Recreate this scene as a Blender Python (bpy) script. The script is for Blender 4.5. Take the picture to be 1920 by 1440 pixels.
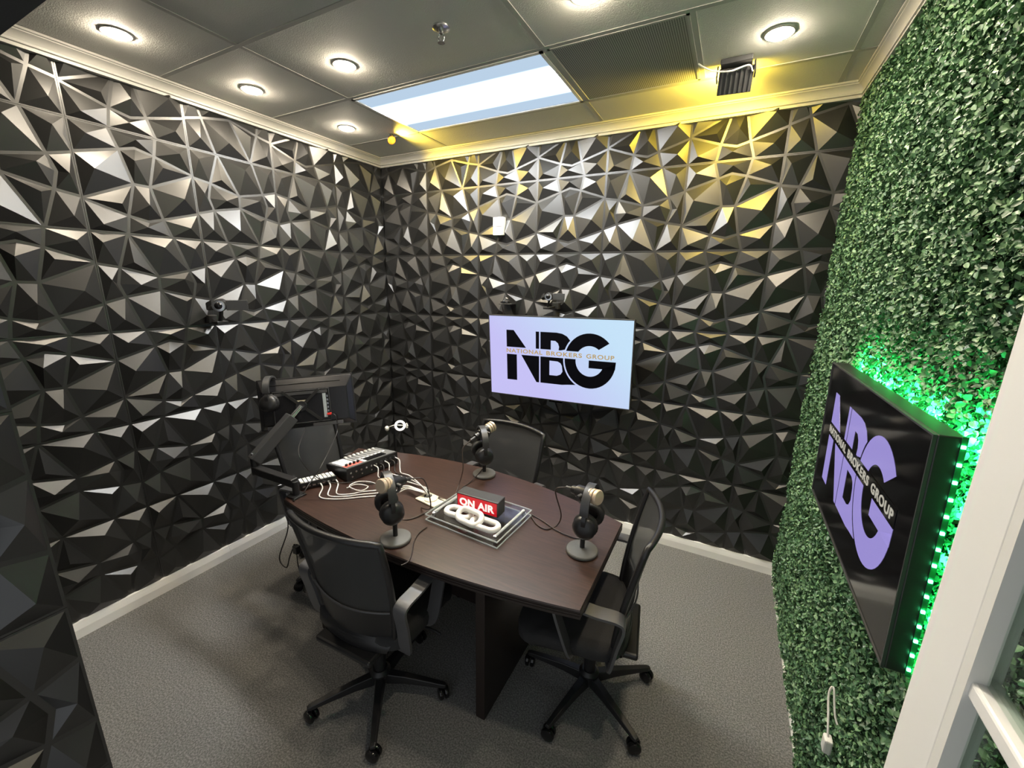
import bpy, bmesh, math, random
import numpy as np
from mathutils import Matrix, Vector, Euler

for o in list(bpy.data.objects):
    bpy.data.objects.remove(o, do_unlink=True)
S = bpy.context.scene
COL = S.collection
PI = math.pi

# ------------------------------------------------------------------ camera
CAM_F, CAM_A, CAM_B, CAM_C = 775.46, 0.4802, -0.2401, 0.0178
CAM_P = np.array([2.8485, -2.9349, 1.8575])
def _axes(a, b, c):
    ca, sa, cb, sb, cc, sc = math.cos(a), math.sin(a), math.cos(b), math.sin(b), math.cos(c), math.sin(c)
    fwd = np.array([-sa*cb, ca*cb, sb]); r0 = np.array([ca, sa, 0.0]); u0 = np.cross(r0, fwd)
    return cc*r0+sc*u0, -sc*r0+cc*u0, fwd
CR, CU, CF = _axes(CAM_A, CAM_B, CAM_C)
cd = bpy.data.cameras.new('camera'); cam = bpy.data.objects.new('camera', cd); COL.objects.link(cam)
cam.matrix_world = Matrix(((CR[0], CU[0], -CF[0], CAM_P[0]), (CR[1], CU[1], -CF[1], CAM_P[1]), (CR[2], CU[2], -CF[2], CAM_P[2]), (0, 0, 0, 1)))
cd.sensor_width = 36.0; cd.lens = CAM_F/1920*36.0; cd.clip_start = 0.02; cd.clip_end = 50
S.camera = cam
def on(px, py, axis, val):
    """point where the ray of a photo pixel meets the plane axis=val"""
    d = CF + CR*(px-960)/CAM_F + CU*(720-py)/CAM_F
    t = (val-CAM_P[axis])/d[axis]
    return Vector(CAM_P + t*d)

# ------------------------------------------------------------------ world, exposure
wd = bpy.data.worlds.new('world'); S.world = wd; wd.use_nodes = True
bg = wd.node_tree.nodes['Background']; bg.inputs[0].default_value = (0.92, 0.96, 1.0, 1); bg.inputs[1].default_value = 0.22
S.view_settings.view_transform = 'Standard'; S.view_settings.look = 'None'
S.view_settings.gamma = 1.0; S.view_settings.use_curve_mapping = False
S.view_settings.exposure = 1.6
DS = 2.0**-S.view_settings.exposure      # display brightness that reads the same at any exposure
TROFFER_MID, TROFFER_SIDE, DOWN_STR = 28.0, 0.80*DS, 150.0
FLOOD_W, SPOT_W, LED_W = 18.0, 17.0, 1.8

# ------------------------------------------------------------------ helpers
def mat(name, col, rough=0.5, metal=0.0, spec=0.5, emit=None, estr=0.0, noise=None, bump=None, coat=0.0, alpha=1.0):
    m = bpy.data.materials.new(name); m.use_nodes = True
    nt = m.node_tree; b = nt.nodes['Principled BSDF']
    b.inputs['Base Color'].default_value = (*col, 1); b.inputs['Roughness'].default_value = rough
    b.inputs['Metallic'].default_value = metal; b.inputs['Specular IOR Level'].default_value = spec
    b.inputs['Coat Weight'].default_value = coat; b.inputs['Alpha'].default_value = alpha
    if emit: b.inputs['Emission Color'].default_value = (*emit, 1); b.inputs['Emission Strength'].default_value = estr
    tc = None
    if noise or bump:
        tc = nt.nodes.new('ShaderNodeTexCoord')
    if noise:
        sc, col2, lo, hi = noise[:4]; stretch = noise[4] if len(noise) > 4 else (1, 1, 1)
        mp = nt.nodes.new('ShaderNodeMapping'); mp.inputs['Scale'].default_value = stretch
        nz = nt.nodes.new('ShaderNodeTexNoise'); nz.inputs['Scale'].default_value = sc; nz.inputs['Detail'].default_value = 5
        rp = nt.nodes.new('ShaderNodeValToRGB')
        rp.color_ramp.elements[0].position = lo; rp.color_ramp.elements[0].color = (*col, 1)
        rp.color_ramp.elements[1].position = hi; rp.color_ramp.elements[1].color = (*col2, 1)
        nt.links.new(tc.outputs['Object'], mp.inputs[0]); nt.links.new(mp.outputs[0], nz.inputs['Vector'])
        nt.links.new(nz.outputs['Fac'], rp.inputs[0]); nt.links.new(rp.outputs[0], b.inputs['Base Color'])
    if bump:
        sc, st = bump[:2]
        nz2 = nt.nodes.new('ShaderNodeTexNoise'); nz2.inputs['Scale'].default_value = sc; nz2.inputs['Detail'].default_value = 3
        bp = nt.nodes.new('ShaderNodeBump'); bp.inputs['Strength'].default_value = st; bp.inputs['Distance'].default_value = 0.01
        nt.links.new(tc.outputs['Object'], nz2.inputs['Vector']); nt.links.new(nz2.outputs['Fac'], bp.inputs['Height'])
        nt.links.new(bp.outputs[0], b.inputs['Normal'])
    return m
def glassy(name, col, refl=0.12, rough=0.03):
    m = bpy.data.materials.new(name); m.use_nodes = True; nt = m.node_tree; nt.nodes.clear()
    out = nt.nodes.new('ShaderNodeOutputMaterial'); mx = nt.nodes.new('ShaderNodeMixShader')
    tr = nt.nodes.new('ShaderNodeBsdfTransparent'); gl = nt.nodes.new('ShaderNodeBsdfGlossy'); lw = nt.nodes.new('ShaderNodeLayerWeight'); pw = nt.nodes.new('ShaderNodeMath'); pw.operation = 'POWER'; pw.inputs[1].default_value = 5.0; ml = nt.nodes.new('ShaderNodeMath'); ml.operation = 'MULTIPLY'; ml.inputs[1].default_value = 0.6
    ad = nt.nodes.new('ShaderNodeMath'); ad.operation = 'ADD'; ad.inputs[1].default_value = refl; ad.use_clamp = True
    tr.inputs[0].default_value = (*col, 1); gl.inputs['Roughness'].default_value = rough; lw.inputs[0].default_value = 0.5
    nt.links.new(lw.outputs['Facing'], pw.inputs[0]); nt.links.new(pw.outputs[0], ml.inputs[0]); nt.links.new(ml.outputs[0], ad.inputs[0]); nt.links.new(ad.outputs[0], mx.inputs[0])
    nt.links.new(tr.outputs[0], mx.inputs[1]); nt.links.new(gl.outputs[0], mx.inputs[2]); nt.links.new(mx.outputs[0], out.inputs[0])
    return m

def spline(pts, n=8):
    pts = [Vector(p) for p in pts]; out = []
    P = [pts[0]*2-pts[1]] + pts + [pts[-1]*2-pts[-2]]
    for i in range(1, len(P)-2):
        for k in range(n):
            t = k/n; a, b, c, d = P[i-1], P[i], P[i+1], P[i+2]
            out.append(0.5*((2*b)+(c-a)*t+(2*a-5*b+4*c-d)*t*t+(3*b-a-3*c+d)*t**3))
    out.append(pts[-1]); return out

class MB:
    def __init__(s): s.v = []; s.f = []
    def add(s, vs, fs):
        k = len(s.v); s.v += [tuple(v) for v in vs]; s.f += [tuple(i+k for i in f) for f in fs]; return s
    def box(s, c, d, R=None):
        hx, hy, hz = d[0]/2, d[1]/2, d[2]/2; c = Vector(c)
        vs = [Vector((x*hx, y*hy, z*hz)) for z in (-1, 1) for y in (-1, 1) for x in (-1, 1)]
        if R is not None: vs = [R @ v for v in vs]
        return s.add([v+c for v in vs], [(0, 2, 3, 1), (4, 5, 7, 6), (0, 1, 5, 4), (2, 6, 7, 3), (0, 4, 6, 2), (1, 3, 7, 5)])
    def box2(s, a, b):
        return s.box([(a[i]+b[i])/2 for i in range(3)], [abs(b[i]-a[i]) for i in range(3)])
    def cyl(s, p0, p1, r0, r1=None, n=16):
        r1 = r0 if r1 is None else r1
        p0, p1 = Vector(p0), Vector(p1); z = (p1-p0).normalized()
        x = z.orthogonal().normalized(); y = z.cross(x)
        vs = []
        for p, r in ((p0, r0), (p1, r1)):
            for k in range(n):
                a = 2*PI*k/n; vs.append(p+x*(r*math.cos(a))+y*(r*math.sin(a)))
        fs = [(k, (k+1) % n, n+(k+1) % n, n+k) for k in range(n)] + [tuple(range(n-1, -1, -1)), tuple(range(n, 2*n))]
        return s.add(vs, fs)
    def lathe(s, prof, n=24, origin=(0, 0, 0), axis=(0, 0, 1)):
        """prof: (radius, height) along axis, closed with caps"""
        z = Vector(axis).normalized(); x = z.orthogonal().normalized(); y = z.cross(x); o = Vector(origin); vs = []
        for r, h in prof:
            for k in range(n):
                a = 2*PI*k/n; vs.append(o+z*h+x*(r*math.cos(a))+y*(r*math.sin(a)))
        m = len(prof)
        fs = [(i*n+k, i*n+(k+1) % n, (i+1)*n+(k+1) % n, (i+1)*n+k) for i in range(m-1) for k in range(n)]
        fs += [tuple(range(n-1, -1, -1)), tuple(range((m-1)*n, m*n))]
        return s.add(vs, fs)
    def tube(s, pts, r, n=8, closed=False):
        pts = [Vector(p) for p in pts]; m = len(pts); vs = []; prev = None
        for i, p in enumerate(pts):
            if closed: t = pts[(i+1) % m]-pts[i-1]
            else: t = pts[min(i+1, m-1)]-pts[max(i-1, 0)]
            t.normalize()
            if prev is None: x = t.orthogonal().normalized()
            else: x = (prev-t*prev.dot(t)).normalized()
            prev = x; y = t.cross(x); rr = r[i] if isinstance(r, (list, tuple)) else r
            for k in range(n):
                a = 2*PI*k/n; vs.append(p+x*(rr*math.cos(a))+y*(rr*math.sin(a)))
        fs = [(i*n+k, i*n+(k+1) % n, (i+1)*n+(k+1) % n, (i+1)*n+k) for i in range(m-1) for k in range(n)]
        if closed: fs += [((m-1)*n+k, (m-1)*n+(k+1) % n, (k+1) % n, k) for k in range(n)]
        else: fs += [tuple(range(n-1, -1, -1)), tuple(range((m-1)*n, m*n))]
        return s.add(vs, fs)
    def ribbon(s, pts, wd, w, t, closed=False):
        """flat strap: width w along wd, thickness t"""
        pts = [Vector(p) for p in pts]; wd = Vector(wd).normalized(); m = len(pts); vs = []
        for i, p in enumerate(pts):
            tg = (pts[(i+1) % m]-pts[i-1]) if closed else (pts[min(i+1, m-1)]-pts[max(i-1, 0)])
            nn = tg.normalized().cross(wd).normalized()
            ww = w[i] if isinstance(w, (list, tuple)) else w
            for a, b in ((-1, -1), (1, -1), (1, 1), (-1, 1)): vs.append(p+wd*(a*ww/2)+nn*(b*t/2))
        fs = [(i*4+k, i*4+(k+1) % 4, (i+1)*4+(k+1) % 4, (i+1)*4+k) for i in range(m-1) for k in range(4)]
        if closed: fs += [((m-1)*4+k, (m-1)*4+(k+1) % 4, (k+1) % 4, k) for k in range(4)]
        else: fs += [(3, 2, 1, 0), ((m-1)*4, (m-1)*4+1, (m-1)*4+2, (m-1)*4+3)]
        return s.add(vs, fs)
    def prism(s, pts, fn0, fn1):
        """polygon pts (2d) mapped by fn0 / fn1 to 3d, walls between"""
        n = len(pts); vs = [fn0(*p) for p in pts]+[fn1(*p) for p in pts]
        fs = [tuple(range(n-1, -1, -1)), tuple(range(n, 2*n))]+[(k, (k+1) % n, n+(k+1) % n, n+k) for k in range(n)]
        return s.add(vs, fs)
    def sphere(s, c, r, n=12, sc=(1, 1, 1)):
        c = Vector(c); vs = [c+Vector((0, 0, r*sc[2]))]
        for i in range(1, n//2):
            th = PI*i/(n//2)
            for k in range(n):
                a = 2*PI*k/n; vs.append(c+Vector((r*sc[0]*math.sin(th)*math.cos(a), r*sc[1]*math.sin(th)*math.sin(a), r*sc[2]*math.cos(th))))
        vs.append(c-Vector((0, 0, r*sc[2]))); R = n//2-1; L = len(vs)-1
        fs = [(0, 1+k, 1+(k+1) % n) for k in range(n)]
        fs += [(1+i*n+k, 1+(i+1)*n+k, 1+(i+1)*n+(k+1) % n, 1+i*n+(k+1) % n) for i in range(R-1) for k in range(n)]
        fs += [(L, 1+(R-1)*n+(k+1) % n, 1+(R-1)*n+k) for k in range(n)]
        return s.add(vs, fs)
    def grid(s, fn, nu, nv):
        vs = [fn(i/nu, j/nv) for j in range(nv+1) for i in range(nu+1)]
        return s.add(vs, [(j*(nu+1)+i, j*(nu+1)+i+1, (j+1)*(nu+1)+i+1, (j+1)*(nu+1)+i) for j in range(nv) for i in range(nu)])
    def mesh(s, name, m, smooth=None):
        me = bpy.data.meshes.new(name); me.from_pydata(s.v, [], s.f); me.update()
        bm = bmesh.new(); bm.from_mesh(me); bmesh.ops.recalc_face_normals(bm, faces=bm.faces); bm.to_mesh(me); bm.free()
        me.materials.append(m)
        if smooth:
            me.shade_smooth(); me.set_sharp_from_angle(angle=math.radians(smooth))
        return me
    def build(s, name, m, parent=None, smooth=None, bevel=0, subsurf=0):
        o = bpy.data.objects.new(name, s.mesh(name, m, smooth)); COL.objects.link(o)
        if parent is not None: o.parent = parent
        if bevel:
            b = o.modifiers.new('bevel', 'BEVEL'); b.width = bevel; b.segments = 2; b.limit_method = 'ANGLE'; b.angle_limit = math.radians(40)
        return o

def tag(o, label=None, cat=None, group=None, kind=None):
    if label: o['label'] = label
    if cat: o['category'] = cat
    if group: o['group'] = group
    if kind: o['kind'] = kind
    return o
def thing(name, label, cat, loc=(0, 0, 0), rotz=0, group=None, mtx=None):
    o = bpy.data.objects.new(name, None); COL.objects.link(o); o.empty_display_size = 0.05
    if mtx is not None: o.matrix_world = mtx
    else: o.location = loc; o.rotation_euler = (0, 0, rotz)
    return tag(o, label, cat, group)
def copy_tree(o, parent=None):
    c = o.copy(); COL.objects.link(c); c.parent = parent
    for ch in list(o.children): copy_tree(ch, c)
    return c
def text_part(txt, name, m, parent, size, loc, rot, align='LEFT', offset=0.0, ext=0.0004, width=None, height=None, spacing=1.0):
    cu = bpy.data.curves.new(name, 'FONT'); cu.body = txt; cu.size = size; cu.offset = offset; cu.extrude = ext; cu.space_character = spacing
    t = bpy.data.objects.new(name+'_tmp', cu); COL.objects.link(t)
    bpy.context.view_layer.update()
    me = bpy.data.meshes.new_from_object(t.evaluated_get(bpy.context.evaluated_depsgraph_get()))
    bpy.data.objects.remove(t, do_unlink=True)
    co = np.array([v.co[:] for v in me.vertices]); lo, hi = co.min(0), co.max(0)
    sx = width/(hi[0]-lo[0]) if width else 1; sy = height/(hi[1]-lo[1]) if height else sx
    for v in me.vertices:
        v.co.x = (v.co.x-lo[0])*sx; v.co.y = (v.co.y-lo[1])*sy
        if align == 'CENTER': v.co.x -= (hi[0]-lo[0])*sx/2
    me.materials.clear(); me.materials.append(m)
    o = bpy.data.objects.new(name, me); COL.objects.link(o); o.parent = parent; o.location = loc; o.rotation_euler = rot
    return o
def eul(a, b, c):
    return Matrix.Rotation(a, 4, 'Z') @ Matrix.Rotation(b, 4, 'X') @ Matrix.Rotation(c, 4, 'Y')
def pose(a, b, c, x, y, z):
    return Matrix.Translation((x, y, z)) @ eul(a, b, c)
def light(name, kind, loc, power, col, parent=None, size=0.05, rot=None, spot=None):
    l = bpy.data.lights.new(name, kind); l.energy = power; l.color = col
    if kind == 'AREA': l.size = size
    else: l.shadow_soft_size = size
    if spot: l.spot_size = spot; l.spot_blend = 0.6
    o = bpy.data.objects.new(name, l); COL.objects.link(o); o.location = loc
    if rot: o.rotation_euler = rot
    if parent is not None: o.parent = parent
    return o

M = dict(
    panel=mat('black_pvc_panel', (0.010, 0.0099, 0.0097), 0.38, spec=0.95),
    wallblack=mat('black_wall_paint', (0.02, 0.02, 0.02), 0.7),
    ceil=mat('grey_ceiling_tile', (0.60, 0.60, 0.57), 0.8, bump=(220, 0.25)),
    tee=mat('grey_ceiling_tee', (0.42, 0.42, 0.40), 0.7),
    vent=mat('perforated_grey_metal', (0.16, 0.16, 0.15), 0.6),
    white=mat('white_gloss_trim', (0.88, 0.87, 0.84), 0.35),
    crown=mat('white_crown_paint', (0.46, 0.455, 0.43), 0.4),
    carpet=mat('charcoal_carpet', (0.13, 0.129, 0.124), 0.95, spec=0.1, noise=(150, (0.27, 0.266, 0.255), 0.40, 0.66), bump=(320, 0.4)),
    hedgeback=mat('hedge_backing', (0.006, 0.02, 0.006), 0.9),
    wood=mat('espresso_wood', (0.028, 0.0135, 0.0098), 0.33, spec=0.7, noise=(9, (0.054, 0.0255, 0.018), 0.35, 0.7, (1, 14, 14))),
    wooddark=mat('espresso_edge', (0.016, 0.010, 0.009), 0.4),
    blackp=mat('black_plastic', (0.014, 0.014, 0.015), 0.38),
    blackg=mat('black_gloss', (0.008, 0.008, 0.009), 0.12),
    blackm=mat('black_matte', (0.012, 0.012, 0.012), 0.65),
    fabric=mat('black_fabric', (0.017, 0.017, 0.018), 0.8, bump=(500, 0.3)),
    cmesh=mat('chair_mesh', (0.036, 0.037, 0.037), 0.6, alpha=0.86, bump=(700, 0.25)),
    greyp=mat('grey_plastic', (0.075, 0.075, 0.079), 0.33),
    darkgrey=mat('dark_grey_metal', (0.055, 0.056, 0.058), 0.4, metal=0.3),
    basegrey=mat('stand_grey', (0.10, 0.10, 0.095), 0.5),
    monitorp=mat('monitor_plastic', (0.012, 0.012, 0.014), 0.27),
    silver=mat('silver_metal', (0.62, 0.63, 0.65), 0.25, metal=1.0),
    bronze=mat('bronze_grille', (0.62, 0.50, 0.37), 0.45, metal=0.35),
    cream=mat('cream_plastic', (0.72, 0.66, 0.50), 0.45),
    whitep=mat('white_plastic', (0.80, 0.79, 0.75), 0.4),
    redp=mat('red_plastic', (0.75, 0.03, 0.02), 0.4),
    acrylic=glassy('clear_acrylic', (0.93, 0.95, 0.95), 0.06),
    acedge=mat('acrylic_edge', (0.75, 0.78, 0.78), 0.15, alpha=0.55),
    glass=glassy('door_glass', (0.86, 0.92, 0.88), 0.05),
    cablek=mat('black_cable', (0.02, 0.018, 0.017), 0.45),
    cablew=mat('white_cable', (0.72, 0.71, 0.68), 0.45),
    cableb=mat('brown_black_cable', (0.035, 0.024, 0.02), 0.45),
)
# =================================================================== STRUCTURE
RW, H, PS = 3.304, 2.865, 0.5          # green wall face, ceiling height, panel size
Z1 = 2.570                             # first full panel seam
CROWN = 2.792
YF = -2.68                             # inner face of the front wall
tag(MB().box2((-0.15, -3.7, -0.08), (3.6, 0.15, 0)).build('floor', M['carpet']), 'charcoal speckled carpet floor', 'floor', kind='structure')
wall_back = tag(MB().box2((-0.12, 0, 0), (3.46, 0.12, H+0.1)).build('wall_back', M['wallblack']), 'back wall covered in black faceted panels', 'wall', kind='structure')
wall_left = tag(MB().box2((-0.12, -3.1, 0), (0, 0, H+0.1)).build('wall_left', M['wallblack']), 'left wall covered in black faceted panels', 'wall', kind='structure')
wall_right = tag(MB().box2((RW+0.035, -3.1, 0), (RW+0.155, 0, H+0.1)).build('wall_right', M['hedgeback']), 'right wall covered with artificial boxwood hedge', 'wall', kind='structure')
HDR_Z = 2.17
fw = MB().box2((0, YF-0.32, 0), (1.5, YF, H)).box2((1.5, YF-0.32, HDR_Z), (RW+0.03, YF, H)).box2((3.245, YF-0.32, 0), (RW+0.03, YF, HDR_Z))
wall_front = tag(fw.build('wall_front', M['wallblack']), 'black panelled door jamb in the left foreground', 'wall', kind='structure')

# faceted wall panel: nodes and cells measured on the photograph (u right, v up, unit square)
ND = dict(TL=(0, 1), TR=(1, 1), BL=(0, 0), BR=(1, 0), T1=(.30, 1), T2=(.69, 1), L1=(0, .71), L2=(0, .30), R1=(1, .70), R2=(1, .29), B1=(.31, 0), B2=(.70, 0),
          P1=(.355, .817), P2=(.655, .819), q1=(.495, .86), P3=(.428, .505), P4=(.572, .50), P5=(.340, .183), P6=(.642, .183), q2=(.508, .145))
CELLS = [('TL L1 P1 T1', (.108, .885), .026), ('T1 P1 q1 P2 T2', (.50, .935), .022), ('T2 P2 R1 TR', (.88, .90), .026), ('L1 L2 P3 P1', (.115, .58), .034),
         ('P1 P3 P4 P2 q1', (.45, .725), .030), ('P2 P4 R1', (.70, .715), .024), ('P4 P6 R2 R1', (.85, .425), .034), ('L2 P5 P3', (.285, .29), .024),
         ('P3 P5 q2 P6 P4', (.515, .31), .030), ('L2 BL B1 P5', (.105, .07), .026), ('P5 B1 B2 P6 q2', (.47, .083), .022), ('P6 B2 BR R2', (.875, .12), .026)]
def inset(poly, d):
    n = len(poly); out = []
    A = sum(poly[i][0]*poly[(i+1) % n][1]-poly[(i+1) % n][0]*poly[i][1] for i in range(n))
    if A < 0: poly = poly[::-1]
    for i in range(n):
        p0, p1, p2 = (Vector(poly[i-1]), Vector(poly[i]), Vector(poly[(i+1) % n]))
        e0, e1 = (p1-p0).normalized(), (p2-p1).normalized()
        n0, n1 = Vector((-e0.y, e0.x)), Vector((-e1.y, e1.x))
        k = max(0.35, 1+n0.dot(n1)); out.append(p1+(n0+n1)*(d/k))
    return out
def panel_mesh(rot, u0, u1, v0, v1):
    """pyramids between flat grooves on a thin backing, clipped to a piece [u0,u1]x[v0,v1] in metres"""
    mb = MB(); g = 0.0065; t = 0.004
    mb.box2((0.0006, 0.0006, 0), (PS-0.0006, PS-0.0006, t))
    for names, ap, h in CELLS:
        ring = inset([tuple(c*PS for c in ND[k]) for k in names.split()], g)
        n = len(ring); apx = (ap[0]*PS, ap[1]*PS, t+h*1.08)
        mb.add([(p.x, p.y, t) for p in ring]+[apx], [(i, (i+1) % n, n) for i in range(n)])
    if rot: mb.v = [(y, PS-x, z) for x, y, z in mb.v]
    me = mb.mesh('wall_panel', M['panel'])
    bm = bmesh.new(); bm.from_mesh(me)
    for co, no, use in (((u0, 0, 0), (-1, 0, 0), u0 > 0), ((u1, 0, 0), (1, 0, 0), u1 < PS), ((0, v0, 0), (0, -1, 0), v0 > 0), ((0, v1, 0), (0, 1, 0), v1 < PS)):
        if use: bmesh.ops.bisect_plane(bm, geom=bm.verts[:]+bm.edges[:]+bm.faces[:], plane_co=co, plane_no=no, clear_outer=True)
    bm.normal_update()
    bm.to_mesh(me); bm.free(); me.update()
    return me
PCACHE = {}
def panels(wall, origin, U, N, uspan, zlo, zhi, rots, flip=False):
    """tile a wall; uspan=(start,end) in metres along U from origin"""
    U = Vector(U); N = Vector(N); origin = Vector(origin)
    c0 = math.floor(uspan[0]/PS+1e-6); c1 = math.ceil(uspan[1]/PS-1e-6)
    for r in range(6):
        zb = Z1-PS*r
        for c in range(c0, c1):
            a, b = max(0, uspan[0]-c*PS), min(PS, uspan[1]-c*PS)
            lo, hi = max(0, zlo-zb), min(PS, zhi-zb)
            if b-a < 0.01 or hi-lo < 0.01: continue
            rot = rots[r][c-c0] if rots and c-c0 < len(rots[r]) else (r+c) % 2
            key = (rot, round(a, 3), round(b, 3), round(lo, 3), round(hi, 3))
            if key not in PCACHE: PCACHE[key] = panel_mesh(*key)
            o = bpy.data.objects.new('wall_panel', PCACHE[key]); COL.objects.link(o)
            p = origin+U*(c*PS)+Vector((0, 0, zb)); V = Vector((0, 0, 1))
            o.matrix_world = Matrix(((U.x, V.x, N.x, p.x), (U.y, V.y, N.y, p.y), (U.z, V.z, N.z, p.z), (0, 0, 0, 1)))
            o.parent = wall
BASE = 0.088
# 0 = short link horizontal, 1 = vertical; rows from the ceiling down, columns left to right as seen
ROT_BACK = [[1, 1, 0, 0, 0, 0, 1], [0, 1, 0, 0, 1, 0, 1], [1, 0, 1, 0, 1, 0, 0], [0, 0, 1, 0, 0, 0, 1], [0, 1, 1, 1, 0, 1, 0], [1, 0, 1, 0, 1, 0, 1]]
ROT_LEFT = [[0, 1, 0, 1, 0, 1], [0, 1, 0, 1, 1, 1], [1, 0, 1, 0, 1, 0], [1, 0, 0, 1, 0, 1], [1, 1, 1, 1, 0, 0], [1, 1, 1, 1, 0, 1]]
panels(wall_back, (0, 0, 0), (1, 0, 0), (0, -1, 0), (0.004, 3.335), BASE, CROWN+0.01, ROT_BACK)
panels(wall_left, (0, 0, 0), (0, 1, 0), (1, 0, 0), (YF, -0.004), BASE, CROWN+0.01, ROT_LEFT)
panels(wall_front, (1.5, YF-0.5, 0), (0, 1, 0), (1, 0, 0), (0.18, 0.5), 0.0, HDR_Z, [[1]]*6)

# baseboards (gently bowed, slightly uneven ends) and crown
bb = [(0, 0), (0.026, 0), (0.026, 0.05), (0.023, 0.066), (0.020, 0.078), (0.018, 0.088), (0, 0.088)]
tag(MB().prism(bb, lambda d, z: (0.0, -d, z), lambda d, z: (RW+0.03, -d, z)).build('baseboard_back', M['white']), 'white baseboard along the back wall', 'baseboard', kind='structure')
bl = tag(MB().prism(bb, lambda d, z: (d, 0.0, z), lambda d, z: (d, -1.63, z)).prism(bb, lambda d, z: (d+0.003, -1.632, z), lambda d, z: (d+0.002, YF, z)).build('baseboard_left', M['white']), 'white baseboard with a split joint along the left wall', 'baseboard', kind='structure')
tag(MB().box2((RW-0.006, YF, 0), (RW+0.03, -0.02, 0.012)).build('baseboard_right', M['white']), 'thin white edge strip under the hedge wall', 'baseboard', kind='structure')
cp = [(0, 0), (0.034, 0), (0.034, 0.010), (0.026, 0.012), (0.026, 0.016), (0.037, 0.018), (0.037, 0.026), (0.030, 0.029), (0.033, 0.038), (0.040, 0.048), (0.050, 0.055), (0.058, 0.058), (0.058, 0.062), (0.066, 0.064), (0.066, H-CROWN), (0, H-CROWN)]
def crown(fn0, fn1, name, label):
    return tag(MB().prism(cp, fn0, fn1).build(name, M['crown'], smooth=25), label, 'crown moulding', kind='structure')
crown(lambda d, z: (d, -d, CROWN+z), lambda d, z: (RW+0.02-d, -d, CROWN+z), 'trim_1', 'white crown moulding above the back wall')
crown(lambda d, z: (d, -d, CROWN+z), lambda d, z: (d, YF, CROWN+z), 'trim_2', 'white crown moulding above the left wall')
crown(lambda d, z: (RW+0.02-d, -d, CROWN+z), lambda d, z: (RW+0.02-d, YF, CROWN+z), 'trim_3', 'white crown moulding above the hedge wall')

# ceiling: slab, tiles and tees
GX = [0.745-1.22, 0.745, 1.965, 2.575, 3.185, 3.6]
GY = [0.0, -0.385, -0.995, -1.605, -2.215, -2.70]
ceil = tag(MB().box2((-0.1, -3.7, H+0.012), (3.5, 0.1, H+0.1)).build('ceiling', M['wallblack']), 'grey painted drop ceiling of large tiles', 'ceiling', kind='structure')
tiles = {}
for j in range(len(GY)-1):
    xs = GX if j == 1 else [0.745-1.22, 0.745, 1.965, 3.185, 3.6]
    for i in range(len(xs)-1):
        x0, x1 = max(xs[i], 0.0)+0.004, min(xs[i+1], RW+0.03)-0.004
        if x1-x0 < 0.03: continue
        if j == 1 and i in (1, 2): continue          # troffer and vent sit here
        dz = random.Random(i*7+j).uniform(0, 0.002)
        MB().box2((x0, GY[j+1]+0.004, H+0.001+dz), (x1, GY[j]-0.004, H+0.0115)).build('ceiling_tile', M['ceil'], ceil)
for x in GX[1:5]:
    y0 = 0.0 if x != GX[3] else GY[1]; y1 = GY[-1] if x != GX[3] else GY[2]
    MB().box2((x-0.011, y1, H-0.0005), (x+0.011, y0, H+0.010)).build('ceiling_tee', M['tee'], ceil)
for y in GY[1:-1]:
    MB().box2((0.0, y-0.011, H-0.0008), (RW+0.03, y+0.011, H+0.010)).build('ceiling_tee', M['tee'], ceil)

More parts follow.
